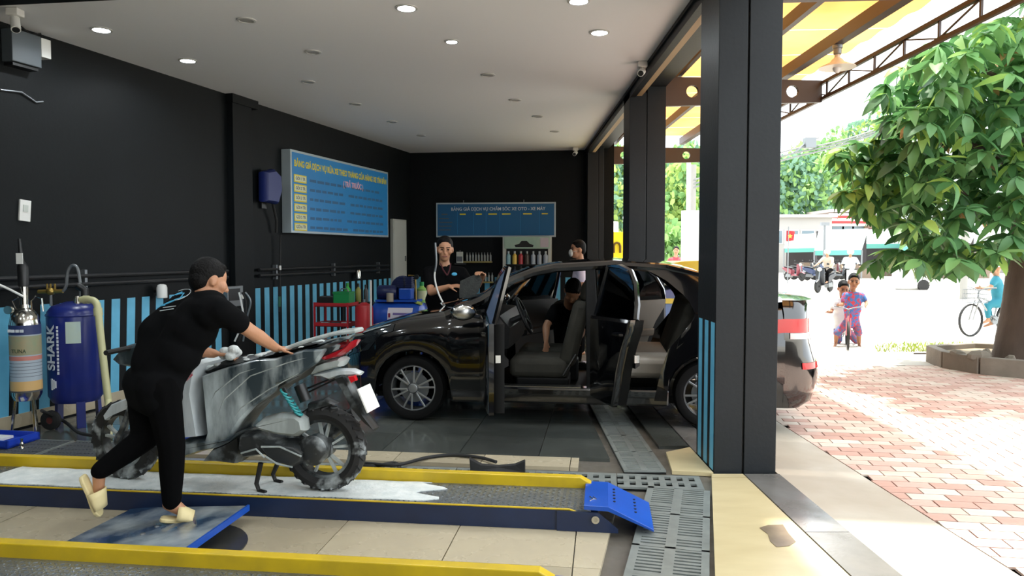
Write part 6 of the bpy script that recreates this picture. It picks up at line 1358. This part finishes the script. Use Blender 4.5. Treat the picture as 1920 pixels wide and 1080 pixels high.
# far trees
FG = [mat('hazed_far_leaf_%d' % i, c, .7, noise=n, scale=1.2, transl=.4) for i, (c, n) in enumerate((('9cc077', '86ad66'), ('86b070', '729c60'), ('b9cf7c', 'a3bd68'), ('7fa58c', '6b9078')))]  # pale greens carry the distance haze in their colour
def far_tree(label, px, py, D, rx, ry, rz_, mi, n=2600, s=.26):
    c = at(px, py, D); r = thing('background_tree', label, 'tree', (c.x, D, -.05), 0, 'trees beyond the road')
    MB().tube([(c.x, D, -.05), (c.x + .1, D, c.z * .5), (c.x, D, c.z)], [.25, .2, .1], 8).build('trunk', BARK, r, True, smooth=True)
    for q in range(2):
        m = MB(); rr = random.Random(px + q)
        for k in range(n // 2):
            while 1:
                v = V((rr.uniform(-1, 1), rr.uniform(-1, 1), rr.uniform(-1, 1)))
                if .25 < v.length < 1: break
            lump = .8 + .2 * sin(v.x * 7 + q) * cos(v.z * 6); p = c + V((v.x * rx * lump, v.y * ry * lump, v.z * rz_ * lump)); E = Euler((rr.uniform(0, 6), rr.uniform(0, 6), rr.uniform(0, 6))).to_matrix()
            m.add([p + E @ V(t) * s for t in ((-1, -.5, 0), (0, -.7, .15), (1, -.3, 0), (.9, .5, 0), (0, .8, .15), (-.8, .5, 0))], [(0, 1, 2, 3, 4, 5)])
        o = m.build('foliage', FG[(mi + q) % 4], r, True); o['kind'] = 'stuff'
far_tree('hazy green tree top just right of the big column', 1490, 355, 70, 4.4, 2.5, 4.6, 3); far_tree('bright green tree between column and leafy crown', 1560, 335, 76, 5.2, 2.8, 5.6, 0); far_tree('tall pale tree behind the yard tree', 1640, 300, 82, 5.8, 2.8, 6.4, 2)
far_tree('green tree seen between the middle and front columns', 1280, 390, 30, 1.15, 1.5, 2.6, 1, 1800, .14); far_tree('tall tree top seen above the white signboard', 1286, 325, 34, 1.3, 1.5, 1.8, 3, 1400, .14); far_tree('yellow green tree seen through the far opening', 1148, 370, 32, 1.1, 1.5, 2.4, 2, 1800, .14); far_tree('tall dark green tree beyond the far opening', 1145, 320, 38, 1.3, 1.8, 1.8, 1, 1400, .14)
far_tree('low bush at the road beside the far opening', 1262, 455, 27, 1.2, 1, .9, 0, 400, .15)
# white signboard on mast, white van, yellow sign, red rider, blue-yellow van
p = at(1300, 500, 19); r = thing('sign_mast', 'tall white mast with large blank white board outside', 'signboard', (p.x, 19, -.05)); q0, q1 = at(1277, 500, 19), at(1330, 395, 19); MB().box((q0.x, 18.95, q0.z), (q1.x, 19.05, q1.z)).build('board', WHITEP, r, True, bevel=.01); MB().tube([(at(1293, 400, 19).x, 19.1, -.05), (at(1293, 300, 19).x, 19.1, at(0, 300, 19).z)], .055, 10).build('mast', WHITEP, r, True)
a, b = at(1080, 435, 17), at(1171, 486, 17); r = thing('yellow_sign', 'yellow signboard with dark letters beyond the far opening', 'sign', ((a.x + b.x) / 2, 17, b.z)); MB().box((a.x, 16.97, b.z), (b.x, 17.03, a.z)).build('board', mat('sign_yellow', 'f0d820', .5), r, True, bevel=.006)
BRL = mat('brown_letters', '5a4210', .5)
def stroke(pts, w_=.05): MB().tube([at(x, y, 16.95) for x, y in pts], w_ / 2, 6).build('letter_stroke', BRL, r, True)
stroke([(1124, 456), (1134, 456)]); stroke([(1129, 456), (1129, 474)]); stroke([(1142, 455), (1142, 474)]); stroke([(1151, 474), (1151, 461), (1153, 456.5), (1157, 455), (1161, 456.5), (1163, 461), (1163, 474)]); stroke([(1128, 480), (1130, 477)], .04)
for px in (1090, 1165): p = at(px, 486, 17); MB().tube([(p.x, 17, -.05), (p.x, 17, p.z)], .04, 8).build('post', GREYM, r, True)
p = at(1140, 424, 24); r = thing('white_truck', 'white box truck roof above the yellow sign', 'truck', (p.x - .8, 24, -.05)); MB().box((p.x - 3.5, 24, .5), (at(1160, 424, 24).x, 26.2, at(0, 415, 24).z)).build('cargo_box', WHITEP, r, True, bevel=.05)
for x in (-2.8, -.2): MB().lathe([(.4, -.12), (.42, 0), (.4, .12)], (p.x + x, 24.1, .37), 'y', 20).build('wheel', BLACKR, r, True, smooth=True)
MB().box((p.x - 3.5, 24, .35), (at(1160, 424, 24).x, 26.2, .5)).build('chassis', BLACKP, r, True)
# red rider glimpsed between columns
loc = V((at(1266, 500, 21).x, 21, -.05)); RS = mat('red_shirt', 'c0404a', .8); s = lambda x, y, d=0: at(x, y, 21 + d)
J = dict(pelvis=s(1266, 512), hip_r=s(1261, 513), hip_l=s(1271, 513), head=s(1268, 470), neck=s(1267, 479), sh_r=s(1256, 487), sh_l=s(1277, 487), el_r=s(1252, 500), wr_r=s(1250, 510, -.2), el_l=s(1281, 500), wr_l=s(1283, 510, -.2), kn_r=s(1260, 545), kn_l=s(1272, 545), an_r=s(1260, 575), an_l=s(1272, 575), toe_r=s(1258, 579, -.15), toe_l=s(1274, 579, -.15))
person('person in red top standing outside between the two columns', J, (-.3, -1, 0), .95, 1., shirt=RS, vox=.025, sm=2)
um = thing('parasol', 'dark folded parasol leaning beside the person in red', 'umbrella', at(1300, 560, 20)); a, b = at(1283, 492, 20), at(1300, 476, 20); MB().tube([at(1276, 499, 20), at(1287, 488, 20), at(1300, 480, 20), at(1306, 477, 20)], [.02, .17, .16, .02], 10).build('canopy', mat('dark_canvas', '4a4648', .8), um, True, smooth=True); MB().tube([at(1306, 470, 20), at(1294, 505, 20), at(1284, 540, 20), at(1276, 588, 20)], .02, 6).build('shaft', GREYM, um, True)
# blue and yellow van parked outside, seen through the open car
vx, vy = 4.02, 12.2; vn = thing('parked_van', 'blue and yellow parked van seen through the open car doors', 'van', (vx, vy, -.05), R(91)); VB = mat('van_blue', '3a5a9c', .35, coat=.5); VY = mat('van_yellow', 'd0b83a', .4)
MB().puff([(0, .35), (3.6, .35), (3.65, .9), (3.4, 1.0), (0.1, 1.05), (0, .8)], 0, 1.5, .06).build('lower_body', VB, vn, smooth=True); MB().puff([(.1, 1.0), (3.35, 1.0), (2.8, 1.45), (.3, 1.48)], .08, 1.42, .06).build('cabin', VY, vn, smooth=True)
MB().box((0, -.012, .78), (3.5, 1.512, .86)).build('yellow_band', VY, vn)
for x in (.65, 2.85):
    for y in (.05, 1.45): t = MB().lathe([(.2, -.09), (.3, -.09), (.31, 0), (.3, .09), (.2, .09), (.2, -.09)], (x, y, .31), 'y', 24, False).build('wheel', BLACKR, vn, smooth=True); MB().lathe([(.2, -.08), (.2, .08)], (x, y, .31), 'y', 20).build('wheel_cover', ALLOY, t)
for a_, b_ in ((.4, 1.3), (1.45, 2.6)):
    for y in (.065, 1.42): MB().box((a_, y, 1.08), (b_, y + .015, 1.36)).build('window', TINT, vn)
# overhead wires and pole
D = 26; r = thing('power_line', 'sagging bundle of overhead cables against the white sky', 'power line', at(1540, 300, D))
for k in range(3): MB().tube(smooth_path([at(1300, 352 - k * 7, D), at(1470, 300 - k * 8, D), at(1545, 281 - k * 5, D), at(1630, 255 - k * 4, D), at(1800, 190 - k * 4, D)]), .03, 6).build('cable', mat('cable_grey', '7a7c7c', .7), r, True, smooth=True)
for px_, q_ in ((1300, 352), (1820, 186)): MB().tube([(at(px_, q_, D).x, D + .1, -.05), (at(px_, q_, D).x, D + .1, at(px_, q_, D).z + .8)], .12, 10).build('utility_pole', mat('pole_concrete', '8f8d88', .8), r, True, smooth=True)
MB().cbox(at(1518, 268, D), (.35, .3, .35)).build('junction_box', GREYM, r, True); MB().tube([at(1490, 286, D), at(1518, 262, D), at(1535, 258, D)], .04, 6).build('bracket', GREYM, r, True)
p = G(1545, 515, -.05); r = thing('street_pole', 'thin grey pole in front of the market stalls', 'pole', (at(1545, 500, 46).x, 46, -.05)); MB().tube([(0, 0, 0), (0, 0, 3.4)], [.09, .07], 10).build('pole', GREYM, r); MB().box((-.25, -.1, 3.3), (.25, .1, 3.5)).build('cap', GREYM, r)
p = G(1705, 520, -.05); o = MB().cbox((0, 0, .55), (1.3, .8, 1.1)).build('white_bale', WHITEP, bevel=.2, seg=3); o.location = (at(1705, 520, 33).x, 33, -.05); tag(o, 'white covered cart on the road left of the trunk', 'cart')
MB().lathe([(.25, -.05), (.25, .05)], (.4, -.42, .2), 'y', 14).build('wheel', BLACKR, o)
